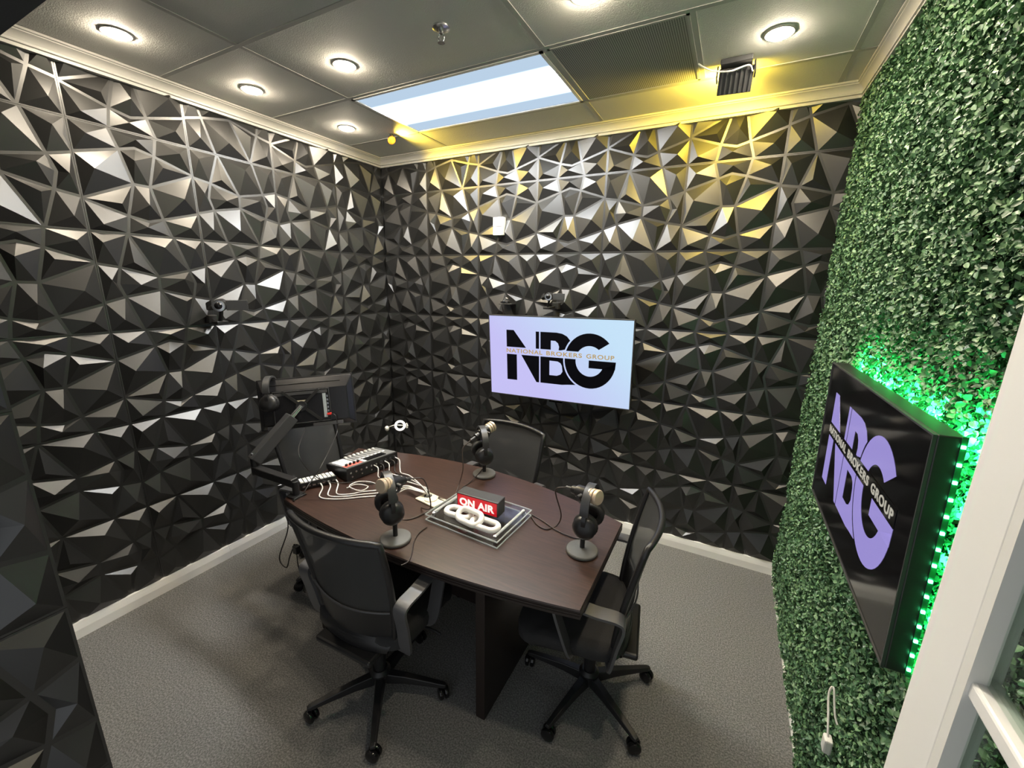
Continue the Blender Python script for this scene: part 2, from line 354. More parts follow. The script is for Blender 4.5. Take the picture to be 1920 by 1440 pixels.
# hedge: tens of thousands of small folded leaves, one uncountable mat
def hedge():
    rng = np.random.default_rng(5); ny, nz = 2.72, H-0.07
    n = int(34000*ny*nz)
    y = -rng.random(n)*ny-0.0; z = 0.012+rng.random(n)*nz
    lump = 0.012*np.sin(y*13+1.3*np.sin(z*9))*np.sin(z*15+y*4)+0.008*np.sin(y*41)*np.sin(z*37)
    x = RW+0.012-lump-np.abs(rng.normal(0, 0.016, n))*np.where(rng.random(n) < 0.8, 1, -1)
    x = np.clip(x+0.008, RW-0.010, RW+0.032)
    L = rng.uniform(0.012, 0.0195, n); W = L*rng.uniform(0.30, 0.40, n)
    nrm = np.stack([-np.ones(n)*0.75, rng.normal(0, 0.62, n), rng.normal(0.25, 0.62, n)], 1); nrm /= np.linalg.norm(nrm, axis=1)[:, None]
    a = rng.normal(0, 1, (n, 3)); ax = a-nrm*(a*nrm).sum(1)[:, None]; ax /= np.linalg.norm(ax, axis=1)[:, None]
    sd = np.cross(nrm, ax); P = np.stack([x, y, z], 1)
    L, W = L[:, None], W[:, None]
    V = np.stack([P-ax*L*.5, P-ax*L*.12-sd*W*1.0+nrm*W*.35, P+ax*L*.28-sd*W*.85+nrm*W*.3, P+ax*L*.5-nrm*W*.25,
                  P+ax*L*.28+sd*W*.85+nrm*W*.3, P-ax*L*.12+sd*W*1.0+nrm*W*.35], 1).reshape(-1, 3)
    k = np.arange(n)[:, None]*6
    F = np.concatenate([k+np.array([[0, 1, 2, 3]]), k+np.array([[0, 3, 4, 5]])], 0)
    me = bpy.data.meshes.new('hedge_foliage')
    me.vertices.add(len(V)); me.vertices.foreach_set('co', V.astype(np.float32).ravel())
    me.loops.add(F.size); me.loops.foreach_set('vertex_index', F.astype(np.int32).ravel())
    me.polygons.add(len(F)); me.polygons.foreach_set('loop_start', np.arange(0, F.size, 4, dtype=np.int32)); me.polygons.foreach_set('loop_total', np.full(len(F), 4, dtype=np.int32))
    me.update(calc_edges=True); me.validate()
    m = bpy.data.materials.new('boxwood_leaf'); m.use_nodes = True; nt = m.node_tree; b = nt.nodes['Principled BSDF']
    ge = nt.nodes.new('ShaderNodeNewGeometry'); rp = nt.nodes.new('ShaderNodeValToRGB')
    rp.color_ramp.elements[0].color = (0.036, 0.090, 0.046, 1); rp.color_ramp.elements[1].color = (0.19, 0.33, 0.16, 1)
    e = rp.color_ramp.elements.new(0.55); e.color = (0.078, 0.178, 0.082, 1)
    nt.links.new(ge.outputs['Random Per Island'], rp.inputs[0]); nt.links.new(rp.outputs[0], b.inputs['Base Color'])
    b.inputs['Roughness'].default_value = 0.38; b.inputs['Specular IOR Level'].default_value = 0.5
    me.materials.append(m)
    o = bpy.data.objects.new('hedge_foliage', me); COL.objects.link(o); o.parent = wall_right
    tag(o, 'dense small green boxwood leaves', kind='stuff')
hedge()

# open french door in the right foreground
def french_door():
    x0, x1, ya, yb, zt = 3.165, 3.205, -2.185, -2.985, 2.05
    d = tag(MB().box2((x0, yb, 0.012), (x1, yb+0.1, zt)).build('door_1', M['white'], bevel=0.002), 'open white french door with glass panes in the right foreground', 'door', kind='structure')
    MB().box2((x0, ya-0.100, 0.012), (x1, ya, zt)).build('door_stile', M['white'], d, bevel=0.003)
    MB().box2((x0, yb+0.1, 0.012), (x1, ya-0.100, 0.25)).build('door_rail', M['white'], d)
    MB().box2((x0, yb+0.1, zt-0.12), (x1, ya-0.100, zt)).build('door_rail', M['white'], d)
    g0, g1 = ya-0.100, yb+0.1
    zs = [0.25, 0.55, 0.826, 1.101, 1.376, 1.651, zt-0.12]
    ym = (g0+g1)/2
    prof = [(0, 0), (0.004, 0.006), (0.010, 0.010), (0.013, 0.017), (0.013, 0.024), (0.018, 0.024), (0.018, 0)]
    for y, s in ((g0, -1), (ym, -1), (ym, 1), (g1, 1)):      # vertical beads beside the glass
        MB().prism([(s*w, t) for w, t in prof], lambda w, t: (x0+t*0.8, y+w, 0.25), lambda w, t: (x0+t*0.8, y+w, zt-0.12)).build('glazing_bead', M['whitep'], d, smooth=50)
    for k, z in enumerate(zs[1:-1]):
        for (a, b) in ((g0, ym), (ym, g1)):
            MB().box2((x0+0.004, b, z-0.012), (x1-0.004, a, z+0.012)).build('muntin', M['white'], d, bevel=0.004)
    MB().box2((x0+0.004, ym-0.012, 0.25), (x1-0.004, ym+0.012, zt-0.12)).build('muntin', M['white'], d, bevel=0.004)
    for k in range(len(zs)-1):
        for (a, b) in ((g0, ym), (ym, g1)):
            MB().box2(((x0+x1)/2-0.003, b+0.004, zs[k]+0.004), ((x0+x1)/2+0.003, a-0.004, zs[k+1]-0.004)).build('pane', M['glass'], d)
french_door()

# =================================================================== LAMPS
def emat(name, col, s):
    return mat(name, (0.8, 0.8, 0.8), 0.5, emit=col, estr=s)
def troffer():
    x0, x1, y0, y1 = 0.756, 1.954, -0.984, -0.396
    t = thing('ceiling_troffer', 'large rectangular fluorescent light panel glowing in the ceiling', 'ceiling light', ((x0+x1)/2, (y0+y1)/2, H))
    w, d = (x1-x0)/2, (y1-y0)/2
    f = MB()
    for a, b in (((-w, -d), (w, -d+0.018)), ((-w, d-0.018), (w, d)), ((-w, -d), (-w+0.018, d)), ((w-0.018, -d), (w, d))):
        f.box2((a[0], a[1], -0.004), (b[0], b[1], 0.010))
    f.build('frame', M['white'], t)
    m = bpy.data.materials.new('fluorescent_lens'); m.use_nodes = True; nt = m.node_tree; nt.nodes.clear()
    out = nt.nodes.new('ShaderNodeOutputMaterial'); em = nt.nodes.new('ShaderNodeEmission'); tc = nt.nodes.new('ShaderNodeTexCoord'); sx = nt.nodes.new('ShaderNodeSeparateXYZ')
    ab = nt.nodes.new('ShaderNodeMath'); ab.operation = 'ABSOLUTE'
    mr = nt.nodes.new('ShaderNodeMapRange'); mr.interpolation_type = 'SMOOTHERSTEP'
    mr.inputs[1].default_value = 0.045; mr.inputs[2].default_value = 0.165; mr.inputs[3].default_value = TROFFER_MID; mr.inputs[4].default_value = TROFFER_SIDE
    rp = nt.nodes.new('ShaderNodeMixRGB'); rp.inputs[1].default_value = (1, 0.99, 0.95, 1); rp.inputs[2].default_value = (0.62, 0.80, 1.0, 1)
    mr2 = nt.nodes.new('ShaderNodeMapRange'); mr2.inputs[1].default_value = 0.06; mr2.inputs[2].default_value = 0.14
    nt.links.new(tc.outputs['Object'], sx.inputs[0]); nt.links.new(sx.outputs['Y'], ab.inputs[0]); nt.links.new(ab.outputs[0], mr.inputs[0]); nt.links.new(ab.outputs[0], mr2.inputs[0])
    nt.links.new(mr2.outputs[0], rp.inputs[0]); nt.links.new(rp.outputs[0], em.inputs[0]); nt.links.new(mr.outputs[0], em.inputs[1]); nt.links.new(em.outputs[0], out.inputs[0])
    MB().box2((-w+0.018, -d+0.018, 0.002), (w-0.018, d-0.018, 0.008)).build('lens', m, t)
troffer()
def downlights():
    em = emat('warm_lamp', (1.0, 0.86, 0.66), DOWN_STR)
    spots = [((218, 62), 'round recessed downlight nearest the camera above the left wall'), ((472, 168), 'round recessed downlight in the middle of the row above the left wall'),
             ((650, 240), 'round recessed downlight closest to the back left corner'), ((646, 122), 'round recessed downlight left of the sprinkler head'),
             ((1462, 62), 'round recessed downlight near the hedge wall beside the black floodlight'), ((1098, -10), 'round recessed downlight at the top edge right of the sprinkler')]
    pts = [(on(*p, 2, H), lab) for p, lab in spots]
    pts += [(Vector((2.88, -1.30, H)), 'added downlight out of view overhead, lighting the hedge wall'), (Vector((2.88, -1.95, H)), 'added downlight out of view just inside the door, lighting the hedge side')]  # two extra lamps outside the frame, added to brighten the hedge side
    for p, lab in pts:
        t = thing('downlight', lab, 'ceiling light', p, group='recessed downlights')
        MB().lathe([(0.046, -0.001), (0.052, -0.004), (0.056, -0.002), (0.056, 0.004), (0.046, 0.004)], 24).build('trim_ring', M['tee'], t, smooth=40)
        MB().lathe([(0.046, -0.004), (0.040, -0.010), (0.024, -0.014), (0.004, -0.0155)], 20).build('lamp', em, t, smooth=60)
downlights()
def vent():
    x0, x1, y0, y1 = 1.977, 2.563, -0.983, -0.397
    t = thing('ceiling_vent', 'square perforated grey return air grille in the ceiling', 'vent', ((x0+x1)/2, (y0+y1)/2, H))
    w = (x1-x0)/2
    m = bpy.data.materials.new('perforated_plate'); m.use_nodes = True; nt = m.node_tree; b = nt.nodes['Principled BSDF']
    tc = nt.nodes.new('ShaderNodeTexCoord'); vo = nt.nodes.new('ShaderNodeTexVoronoi'); vo.inputs['Scale'].default_value = 110; vo.inputs['Randomness'].default_value = 0.0
    rp = nt.nodes.new('ShaderNodeValToRGB'); rp.color_ramp.elements[0].position = 0.30; rp.color_ramp.elements[0].color = (0.06, 0.06, 0.06, 1); rp.color_ramp.elements[1].position = 0.42; rp.color_ramp.elements[1].color = (0.42, 0.42, 0.40, 1)
    nt.links.new(tc.outputs['Object'], vo.inputs['Vector']); nt.links.new(vo.outputs['Distance'], rp.inputs[0]); nt.links.new(rp.outputs[0], b.inputs['Base Color']); b.inputs['Roughness'].default_value = 0.6
    MB().box2((-w, -w, 0.0), (w, w, 0.006)).build('perforated_plate', m, t)
    f = MB()
    for a, b_ in (((-w, -w), (w, -w+0.012)), ((-w, w-0.012), (w, w)), ((-w, -w), (-w+0.012, w)), ((w-0.012, -w), (w, w))): f.box2((a[0], a[1], -0.003), (b_[0], b_[1], 0.006))
    f.build('frame', M['tee'], t)
vent()
def sprinkler():
    p = on(827, 52, 2, H)
    t = thing('fire_sprinkler', 'chrome fire sprinkler head hanging from the ceiling', 'sprinkler', p)
    MB().lathe([(0.0, 0.002), (0.037, 0.002), (0.036, -0.003), (0.024, -0.008), (0.014, -0.009), (0.0, -0.009)], 24).build('escutcheon', M['silver'], t, smooth=40)
    MB().cyl((0, 0, -0.006), (0, 0, -0.022), 0.009).build('body', M['silver'], t, smooth=40)
    f = MB()
    for s in (-1, 1): f.tube(spline([(s*0.008, 0, -0.02), (s*0.015, 0, -0.032), (s*0.010, 0, -0.045), (0, 0, -0.052)], 4), 0.0025, 6)
    f.build('frame_arms', M['silver'], t, smooth=60)
    MB().cyl((0, 0, -0.052), (0, 0, -0.054), 0.015, n=14).build('deflector', M['silver'], t)
sprinkler()
def floods():
    # black floodlight hanging under the ceiling, yellow beam thrown left along the back wall
    base = on(1382, 112, 2, H)
    t = thing('floodlight', 'black flat floodlight hanging from the ceiling throwing a yellow beam', 'floodlight', base)
    MB().box2((-0.065, -0.035, -0.022), (0.065, 0.035, 0.0)).build('mount_box', M['darkgrey'], t, bevel=0.003)
    R = Euler((0, 0, 0.10)).to_matrix() @ Euler((math.radians(32), 0, 0)).to_matrix()
    c = Vector((0.0, 0.055, -0.062))
    MB().box(c, (0.145, 0.022, 0.105), R).build('housing', M['darkgrey'], t, bevel=0.003)
    MB().box(c+R @ Vector((0, 0.0125, 0)), (0.125, 0.003, 0.085), R).build('lens', emat('yellow_flood', (1.0, 0.72, 0.06), 30), t)
    f = MB()
    for k in range(7): f.box(c+R @ Vector((-0.06+0.02*k, -0.016, 0)), (0.004, 0.012, 0.095), R)
    f.build('cooling_fin', M['darkgrey'], t)
    for s in (-1, 1): MB().tube([(s*0.076, 0.0, -0.012), (s*0.080, 0.03, -0.05), c+Vector((s*0.078, 0, 0))], 0.004, 6).build('bracket', M['silver'], t)
    MB().tube(spline([(-0.16, -0.04, -0.001), (-0.13, -0.03, -0.02), (-0.085, 0.0, -0.03), (-0.02, -0.01, -0.045), (0.05, 0.0, -0.03), (0.07, 0.02, -0.05)], 6), 0.0035, 6).build('cord', M['whitep'], t, smooth=60)
    l = light('floodlight_beam', 'SPOT', c+R @ Vector((0, 0.03, -0.01)), FLOOD_W, (1.0, 0.70, 0.08), t, 0.05, spot=math.radians(165))
    d = Vector((-0.62, 0.72, -0.10)); l.rotation_euler = d.to_track_quat('-Z', 'Y').to_euler()
    # small amber spot in the back left corner
    b2 = on(733, 261, 2, H-0.03); b2.z = H
    t2 = thing('spot_lamp', 'small glowing amber spot lamp in the back left ceiling corner', 'spotlight', b2)
    MB().cyl((0, 0, 0), (0, 0, -0.012), 0.018).build('mount', M['darkgrey'], t2)
    dd = (Vector((1.6, -0.9, 1.9))-b2).normalized(); a = Vector((0, 0, -0.03))
    MB().cyl(a-dd*0.02, a+dd*0.014, 0.018, 0.030).build('housing', M['darkgrey'], t2, smooth=40)
    MB().lathe([(0.028, 0.0), (0.024, 0.008), (0.012, 0.014), (0.002, 0.016)], 16, a+dd*0.014, dd).build('lens', mat('amber_lamp', (0.5, 0.16, 0.01), 0.5, emit=(1.0, 0.30, 0.02), estr=0.7), t2, smooth=60)
    l2 = light('spot_lamp_beam', 'SPOT', a+dd*0.03, SPOT_W, (1.0, 0.70, 0.08), t2, 0.02, spot=math.radians(160))
    l2.rotation_euler = Vector((0.80, 0.45, -0.28)).to_track_quat('-Z', 'Y').to_euler()
floods()

# =================================================================== TELEVISIONS
def logo_mesh(w, off):
    """bold letters N B G as flat plates on a screen of width w (screen plane x,z; facing -y)"""
    mb = MB()
    def poly(pts):
        mb.prism([((x-0.5)*w, (y-0.28125)*w) for x, y in pts], lambda a, b: (a, -off, b), lambda a, b: (a, -off-0.0004, b))
    poly([(.134, .468), (.190, .468), (.286, .345), (.134, .345)]); poly([(.134, .300), (.211, .300), (.211, .113), (.134, .113)])
    poly([(.245, .300), (.3805, .300), (.3805, .113), (.360, .113)]); poly([(.356, .466), (.3805, .466), (.3805, .345), (.356, .345)])
    cx, cy = .733, .290
    arc = lambda r, a0, a1, n=14: [(cx+r*.93*math.cos(math.radians(a0+(a1-a0)*k/n)), cy+r*math.sin(math.radians(a0+(a1-a0)*k/n))) for k in range(n+1)]
    poly([(.390, .466), (.505, .466), (.545, .460), (.578, .444), (.600, .418)]+[q for q in arc(.193, 138, 160, 4)]+[(.520, .345), (.524, .372), (.516, .395), (.497, .410), (.465, .411), (.465, .345), (.390, .345)])
    poly([(.390, .300), (.456, .300), (.456, .113), (.390, .113)])
    poly([(.456, .300)]+[q for q in arc(.193, 177, 200, 4)]+[(.545, .245), (.535, .262), (.515, .272), (.456, .274)])
    poly([(.545, .245)]+[q for q in arc(.193, 200, 240, 6)]+[(.585, .118), (.545, .113), (.456, .113), (.456, .173), (.510, .173), (.536, .184), (.550, .205)])
    out = arc(.182, 43, 358, 40); inn = arc(.101, 52, 334, 40)
    mb.add([((x-.5)*w, -off, (y-.28125)*w) for x, y in out+inn], [(k, k+1, 42+k, 41+k) for k in range(40)])
    mb.add([((x-.5)*w, -off-.0004, (y-.28125)*w) for x, y in out+inn], [(k, k+1, 42+k, 41+k) for k in range(40)])
    poly([(.728, .297), (.903, .297), (.899, .246), (.728, .246)])
    return mb
def screen_mat(name, c0, c1, s):
    m = bpy.data.materials.new(name); m.use_nodes = True; nt = m.node_tree; b = nt.nodes['Principled BSDF']
    b.inputs['Base Color'].default_value = (0.01, 0.01, 0.01, 1); b.inputs['Roughness'].default_value = 0.25
    tc = nt.nodes.new('ShaderNodeTexCoord'); sx = nt.nodes.new('ShaderNodeSeparateXYZ'); ad = nt.nodes.new('ShaderNodeMath'); ad.operation = 'ADD'
    mr = nt.nodes.new('ShaderNodeMapRange'); mr.inputs[1].default_value = -0.35; mr.inputs[2].default_value = 0.55
    mx = nt.nodes.new('ShaderNodeMixRGB'); mx.inputs[1].default_value = (*c0, 1); mx.inputs[2].default_value = (*c1, 1)
    nt.links.new(tc.outputs['Object'], sx.inputs[0]); nt.links.new(sx.outputs['X'], ad.inputs[0]); nt.links.new(sx.outputs['Z'], ad.inputs[1]); nt.links.new(ad.outputs[0], mr.inputs[0])
    nt.links.new(mr.outputs[0], mx.inputs[0]); nt.links.new(mx.outputs[0], b.inputs['Emission Color']); b.inputs['Emission Strength'].default_value = s
    return m
def television(name, label, w, mtx, thick, bezel, mscreen, mletter, mtext, mband):
    h = w*0.5625; t = thing(name, label, 'television', mtx=mtx)
    W2, H2 = w/2+bezel, h/2+bezel
    MB().box2((-W2, 0.002, -H2), (W2, thick, H2)).build('housing', M['blackp'], t, bevel=0.003)
    f = MB()
    for a, b in (((-W2, -H2), (W2, -h/2)), ((-W2, h/2), (W2, H2)), ((-W2, -h/2), (-w/2, h/2)), ((w/2, -h/2), (W2, h/2))): f.box2((a[0], -0.004, a[1]), (b[0], 0.002, b[1]))
    f.build('bezel', M['darkgrey'], t)
    s = MB().box2((-w/2, -0.001, -h/2), (w/2, 0.002, h/2)).build('screen', mscreen, t)
    lo = logo_mesh(w, 0.0013); lo.build('logo_letters', mletter, s)
    band = MB().box2((-0.372*w, -0.0026, (0.298-0.28125)*w), (0.405*w, -0.0018, (0.349-0.28125)*w)).build('logo_band', mband, s)
    for word, x0, x1 in (('NATIONAL', .133, .405), ('BROKERS', .434, .682), ('GROUP', .711, .892)):
        text_part(word, 'logo_word', mtext, s, 0.04, ((x0-0.5)*w, -0.0032, (0.3095-0.28125)*w), (PI/2, 0, 0), 'LEFT', 0.0008, 0.0003, (x1-x0)*w, 0.029*w, 1.15)
    return t
sm = screen_mat('lavender_screen', (0.60, 0.57, 0.98), (0.58, 0.80, 1.0), 0.92*DS)
tv1 = television('wall_television', 'television on the back wall showing a black logo on a lavender screen', 1.08, pose(0.0227, 0.0458, -0.0171, 1.761, -0.169, 1.319), 0.035, 0.006,
                 sm, mat('logo_black', (0.002, 0.002, 0.004), 0.9, spec=0.05), mat('logo_gold', (0.1, 0.08, 0.04), 0.5, emit=(0.44, 0.29, 0.10), estr=0.85*DS), sm)
MB().box2((-0.16, 0.035, -0.16), (0.16, 0.075, 0.12)).build('back_bulge', M['blackp'], tv1, bevel=0.006)
MB().box2((-0.05, 0.075, -0.05), (0.05, 0.165, 0.05)).build('wall_bracket', M['blackm'], tv1)
MB().box2((-0.05, 0.004, -0.325), (0.05, 0.02, -0.312)).build('sensor_bar', M['blackg'], tv1)
bscr = mat('black_glass_screen', (0.004, 0.004, 0.005), 0.09, spec=0.6)
tv2 = television('wall_television', 'black television on the hedge wall with a violet logo and green glow behind', 0.93, pose(-1.5713, 0.0278, -0.0111, 3.2272, -1.4416, 1.3216), 0.045, 0.004,
                 bscr, mat('logo_violet', (0.02, 0.02, 0.02), 0.2, emit=(0.30, 0.25, 0.62), estr=1.0*DS), mat('logo_pale', (0.02, 0.02, 0.02), 0.2, emit=(0.45, 0.43, 0.36), estr=1.0*DS), bscr)
def led_strip():
    ed = emat('green_led', (0.05, 1.0, 0.32), 9.0); gs = mat('clear_led_tape', (0.01, 0.12, 0.05), 0.3)
    W2, H2, y = 0.4695, 0.266, 0.040
    st = MB(); pts = []
    for a, b in (((-W2, -H2), (W2, -H2)), ((W2, -H2), (W2, H2)), ((W2, H2), (-W2, H2)), ((-W2, H2), (-W2, -H2))):
        a, b = Vector((a[0], y, a[1])), Vector((b[0], y, b[1])); d = b-a
        R = Matrix.Identity(3)
        if a.x < W2-0.001 or b.x < W2-0.001:      # top, bottom and far side are tucked behind the housing
            a, b = Vector((min(a.x, W2)*0.95, y+0.009, a.z*0.92)), Vector((b.x*0.95, y+0.009, b.z*0.92)); d = b-a
        st.box((a+b)/2, (abs(d.x)+0.003, 0.009, abs(d.z)+0.003))
        n = int(d.length/0.0335); pts += [a+d*((k+0.5)/n) for k in range(n)]
    strip = st.build('led_strip', gs, tv2)
    me = MB().box((0, 0, 0), (0.006, 0.006, 0.006)).mesh('led_diode', ed)
    for p in pts:
        o = bpy.data.objects.new('led_diode', me); COL.objects.link(o); o.parent = strip; o.location = p+Vector((math.copysign(0.002, p.x) if abs(abs(p.x)-W2) < 0.003 else 0, -0.001, math.copysign(0.002, p.z) if abs(abs(p.z)-H2) < 0.003 else 0))
    for a in [(-W2, k) for k in (-0.2, 0, 0.2)]+[(W2, k) for k in (-0.24, -0.12, 0, 0.12, 0.24)]+[(k, H2) for k in (-0.40, -0.24, -0.08, 0.08, 0.24, 0.40)]+[(k, -H2) for k in (-0.36, -0.12, 0.12, 0.36)]:
        q = Vector((a[0]*0.99, 0.050, a[1]*0.985)); light('led_glow', 'SPOT', q, LED_W, (0.03, 1.0, 0.24), tv2, 0.004, rot=(PI/2, 0, 0), spot=math.radians(174))
led_strip()

# =================================================================== TABLE
TZ = 0.75
def table():
    cx = 1.62; t = thing('conference_table', 'dark espresso boat shaped conference table', 'table', (cx, -1.40, 0))
    # outline: straight ends, bowed long sides (local)
    xl, xr = -0.905, 0.893; far = lambda x: -0.0+0.47-0.185*((x+0.02)/0.9)**2; near = lambda x: -0.432+0.10*((x-0.05)/0.9)**2
    xs = [xl+(xr-xl)*k/18 for k in range(19)]
    left_shift = lambda y: 0.10*(0.30-y)/0.65-0.05        # left end runs slightly askew
    top = [(x, far(x)) for x in xs]; bot = [(x, near(x)) for x in reversed(xs)]
    top[0] = (-0.90, far(xl)+0.02); bot[-1] = (-0.72, near(xl)-0.005)
    bot[-2] = (-0.70, near(-0.70)) if bot[-2][0] < -0.70 else bot[-2]
    out = top+bot
    def ring(s, z):
        return [(x*(1-s), y*(1-s*1.8), z) for x, y in out]
    mb = MB(); n = len(out); prof = [(0.004, TZ), (0, TZ-0.004), (0, TZ-0.010), (0.003, TZ-0.011), (0.003, TZ-0.014), (0, TZ-0.015), (0, TZ-0.021), (0.003, TZ-0.022), (0.003, TZ-0.025), (0, TZ-0.026), (0, TZ-0.036), (0.006, TZ-0.040)]
    for s, z in prof: mb.v += ring(s, z)
    for i in range(len(prof)-1): mb.f += [(i*n+k, i*n+(k+1) % n, (i+1)*n+(k+1) % n, (i+1)*n+k) for k in range(n)]
    mb.f += [tuple(range((len(prof)-1)*n, len(prof)*n))]
    mb.build('table_edge', M['wooddark'], t)
    MB().prism(out, lambda x, y: (x*0.997, y*0.994, TZ-0.006), lambda x, y: (x*0.996, y*0.992, TZ+0.0006)).build('tabletop', M['wood'], t)
    for x in (0.475, -0.52):
        MB().box2((x-0.022, -0.335, 0), (x+0.022, 0.30, TZ-0.040)).build('leg_panel', M['wooddark'], t, bevel=0.002)
    MB().box2((-0.498, -0.02, 0.25), (0.453, 0.01, TZ-0.040)).build('modesty_panel', M['wooddark'], t)
    return t
table()

# =================================================================== CHAIRS
def make_chair(label, loc, rotz, base_rot):
    c = thing('office_chair', label, 'chair', loc, rotz, group='black mesh office chairs around the table')
    # back surface: x across, z up, slightly wrapped forward at the sides and bowed at the waist
    def back(u, v, off=0.0):
        z = 0.455+0.50*v; hw = 0.195+0.038*v**1.1+0.010*math.sin(PI*v)
        y = -0.152-0.085*v**1.5+0.050*u*u
        return Vector((u*hw, y-off, z))
    MB().grid(lambda a, b: back(2*a-1, 0.28+0.70*b), 14, 14).build('back_mesh', M['cmesh'], c, smooth=80)
    fr = [back(-1+2*k/14, 1.0+0.012*(1-(-1+2*k/14)**2)) for k in range(15)]
    right = [back(1, 1-k/14) for k in range(1, 15)]; left = [back(-1, k/14) for k in range(14)]
    bottom = [back(1-2*k/10, 0.0) for k in range(1, 10)]
    loop = left+fr+right+bottom
    MB().tube(loop, 0.013, 8, closed=True).build('back_frame', M['blackp'], c, smooth=70)
    MB().grid(lambda a, b: back(2*a-1, 0.0+0.29*b, 0.004), 12, 5).build('lumbar_panel', M['blackp'], c, smooth=80)
    MB().tube([back(-0.97+1.94*k/14, 0.30+0.02*(2*k/14-1)**2, 0.010) for k in range(15)], 0.004, 6).build('lumbar_seam', M['greyp'], c, smooth=70)
    # seat cushion
    prof = [(0.93, 0.415), (1.0, 0.430), (1.0, 0.458), (0.965, 0.476), (0.86, 0.486), (0.5, 0.488)]
    n = 36; vs = []
    for s, z in prof:
        for k in range(n):
            a = 2*PI*k/n; e = 0.42
            x = 0.245*s*math.copysign(abs(math.cos(a))**e, math.cos(a)); y = 0.080+0.228*s*math.copysign(abs(math.sin(a))**e, math.sin(a))
            vs.append((x, y, z-(0.018 if y > 0.2 else 0)))
    fs = [(i*n+k, i*n+(k+1) % n, (i+1)*n+(k+1) % n, (i+1)*n+k) for i in range(len(prof)-1) for k in range(n)]+[tuple(range(n-1, -1, -1)), tuple(range((len(prof)-1)*n, len(prof)*n))]
    MB().add(vs, fs).build('seat', M['fabric'], c, smooth=50)
    MB().box2((-0.15, -0.20, 0.385), (0.15, 0.14, 0.414)).build('mechanism', M['blackp'], c, bevel=0.01)
    sh = spline([(0, -0.156, 0.475), (0, -0.168, 0.435), (0, -0.158, 0.402), (0, -0.11, 0.388), (0, 0.02, 0.390)], 4)
    def shell(a, b):
        p = sh[min(int(b*(len(sh)-1)+0.5), len(sh)-1)]; u = 2*a-1; hw = 0.203-0.040*b
        return Vector((u*hw, p.y+0.045*u*u*(1-b), p.z+0.030*u*u*b))
    MB().grid(shell, 12, len(sh)-1).build('lower_shell', M['blackp'], c, smooth=70)
    MB().tube([(0.14, 0.05, 0.40), (0.27, 0.06, 0.395), (0.30, 0.06, 0.39)], 0.006, 6).build('lever', M['blackp'], c)
    for s in (-1, 1):
        pts = spline([(s*0.18, -0.075, 0.405), (s*0.240, -0.095, 0.420), (s*0.256, -0.118, 0.55), (s*0.260, -0.135, 0.640), (s*0.260, -0.110, 0.664), (s*0.260, -0.03, 0.668), (s*0.262, 0.06, 0.684), (s*0.262, 0.115, 0.690), (s*0.262, 0.130, 0.672), (s*0.260, 0.105, 0.58), (s*0.252, 0.06, 0.45), (s*0.18, 0.05, 0.405)], 6)
        MB().ribbon(pts, (1, 0, 0) if False else (s*1.0, 0.0, -0.05), 0.058, 0.011).build('armrest', M['greyp'], c, smooth=45)
    MB().lathe([(0.026, 0.085), (0.026, 0.27), (0.030, 0.272), (0.030, 0.30), (0.016, 0.302), (0.016, 0.388)], 18).build('gas_lift', M['blackp'], c, smooth=40)
    MB().lathe([(0.036, 0.060), (0.046, 0.075), (0.046, 0.115), (0.032, 0.128)], 18).build('hub', M['blackp'], c, smooth=40)
    for k in range(5):
        a = base_rot-rotz+2*PI*k/5; d = Vector((math.cos(a), math.sin(a), 0)); p = Vector((-d.y, d.x, 0))
        leg = MB(); prev = []
        secs = [(0.035, 0.024, 0.108, 0.045), (0.12, 0.020, 0.104, 0.034), (0.22, 0.017, 0.092, 0.024), (0.295, 0.014, 0.082, 0.018), (0.310, 0.010, 0.078, 0.014)]
        vs = []
        for r, hw, zt, hh in secs:
            for a2, z in ((-1, zt-hh), (1, zt-hh), (0.75, zt), (-0.75, zt)): vs.append(d*r+p*(a2*hw)+Vector((0, 0, z)))
        m = len(secs); fs = [(i*4+q, i*4+(q+1) % 4, (i+1)*4+(q+1) % 4, (i+1)*4+q) for i in range(m-1) for q in range(4)]+[(3, 2, 1, 0), ((m-1)*4, (m-1)*4+1, (m-1)*4+2, (m-1)*4+3)]
        lo = leg.add(vs, fs).build('base_leg', M['blackp'], c, bevel=0.003)
        sp = a+0.6*math.sin(k*2.3+base_rot*3); ax = Vector((math.cos(sp), math.sin(sp), 0)); q = d*0.296-Vector((ax.y, -ax.x, 0))*0.0
        w = MB()
        for s in (-1, 1): w.lathe([(0.012, 0), (0.027, 0.002), (0.0295, 0.008), (0.027, 0.017), (0.016, 0.022)], 18, q+Vector((0, 0, 0.0295))+ax*(s*0.003), ax*s)
        w.cyl(q+Vector((0, 0, 0.045)), q+Vector((0, 0, 0.072)), 0.006, n=8)
        w.build('caster', M['blackg'], lo, smooth=40)
    return c
make_chair('black mesh office chair with its back to the camera at the table', (1.62, -1.84, 0), math.radians(2), math.radians(21))
make_chair('black mesh office chair drawn up to the right end of the table', (2.470, -1.38, 0), math.radians(90+9), math.radians(38))
make_chair('black mesh office chair on the far side of the table under the television', (1.67, -0.885, 0), math.radians(180-8), math.radians(40))
make_chair('black mesh office chair at the left end of the table behind the monitor', (0.725, -1.31, 0), math.radians(-90+8), math.radians(-93))

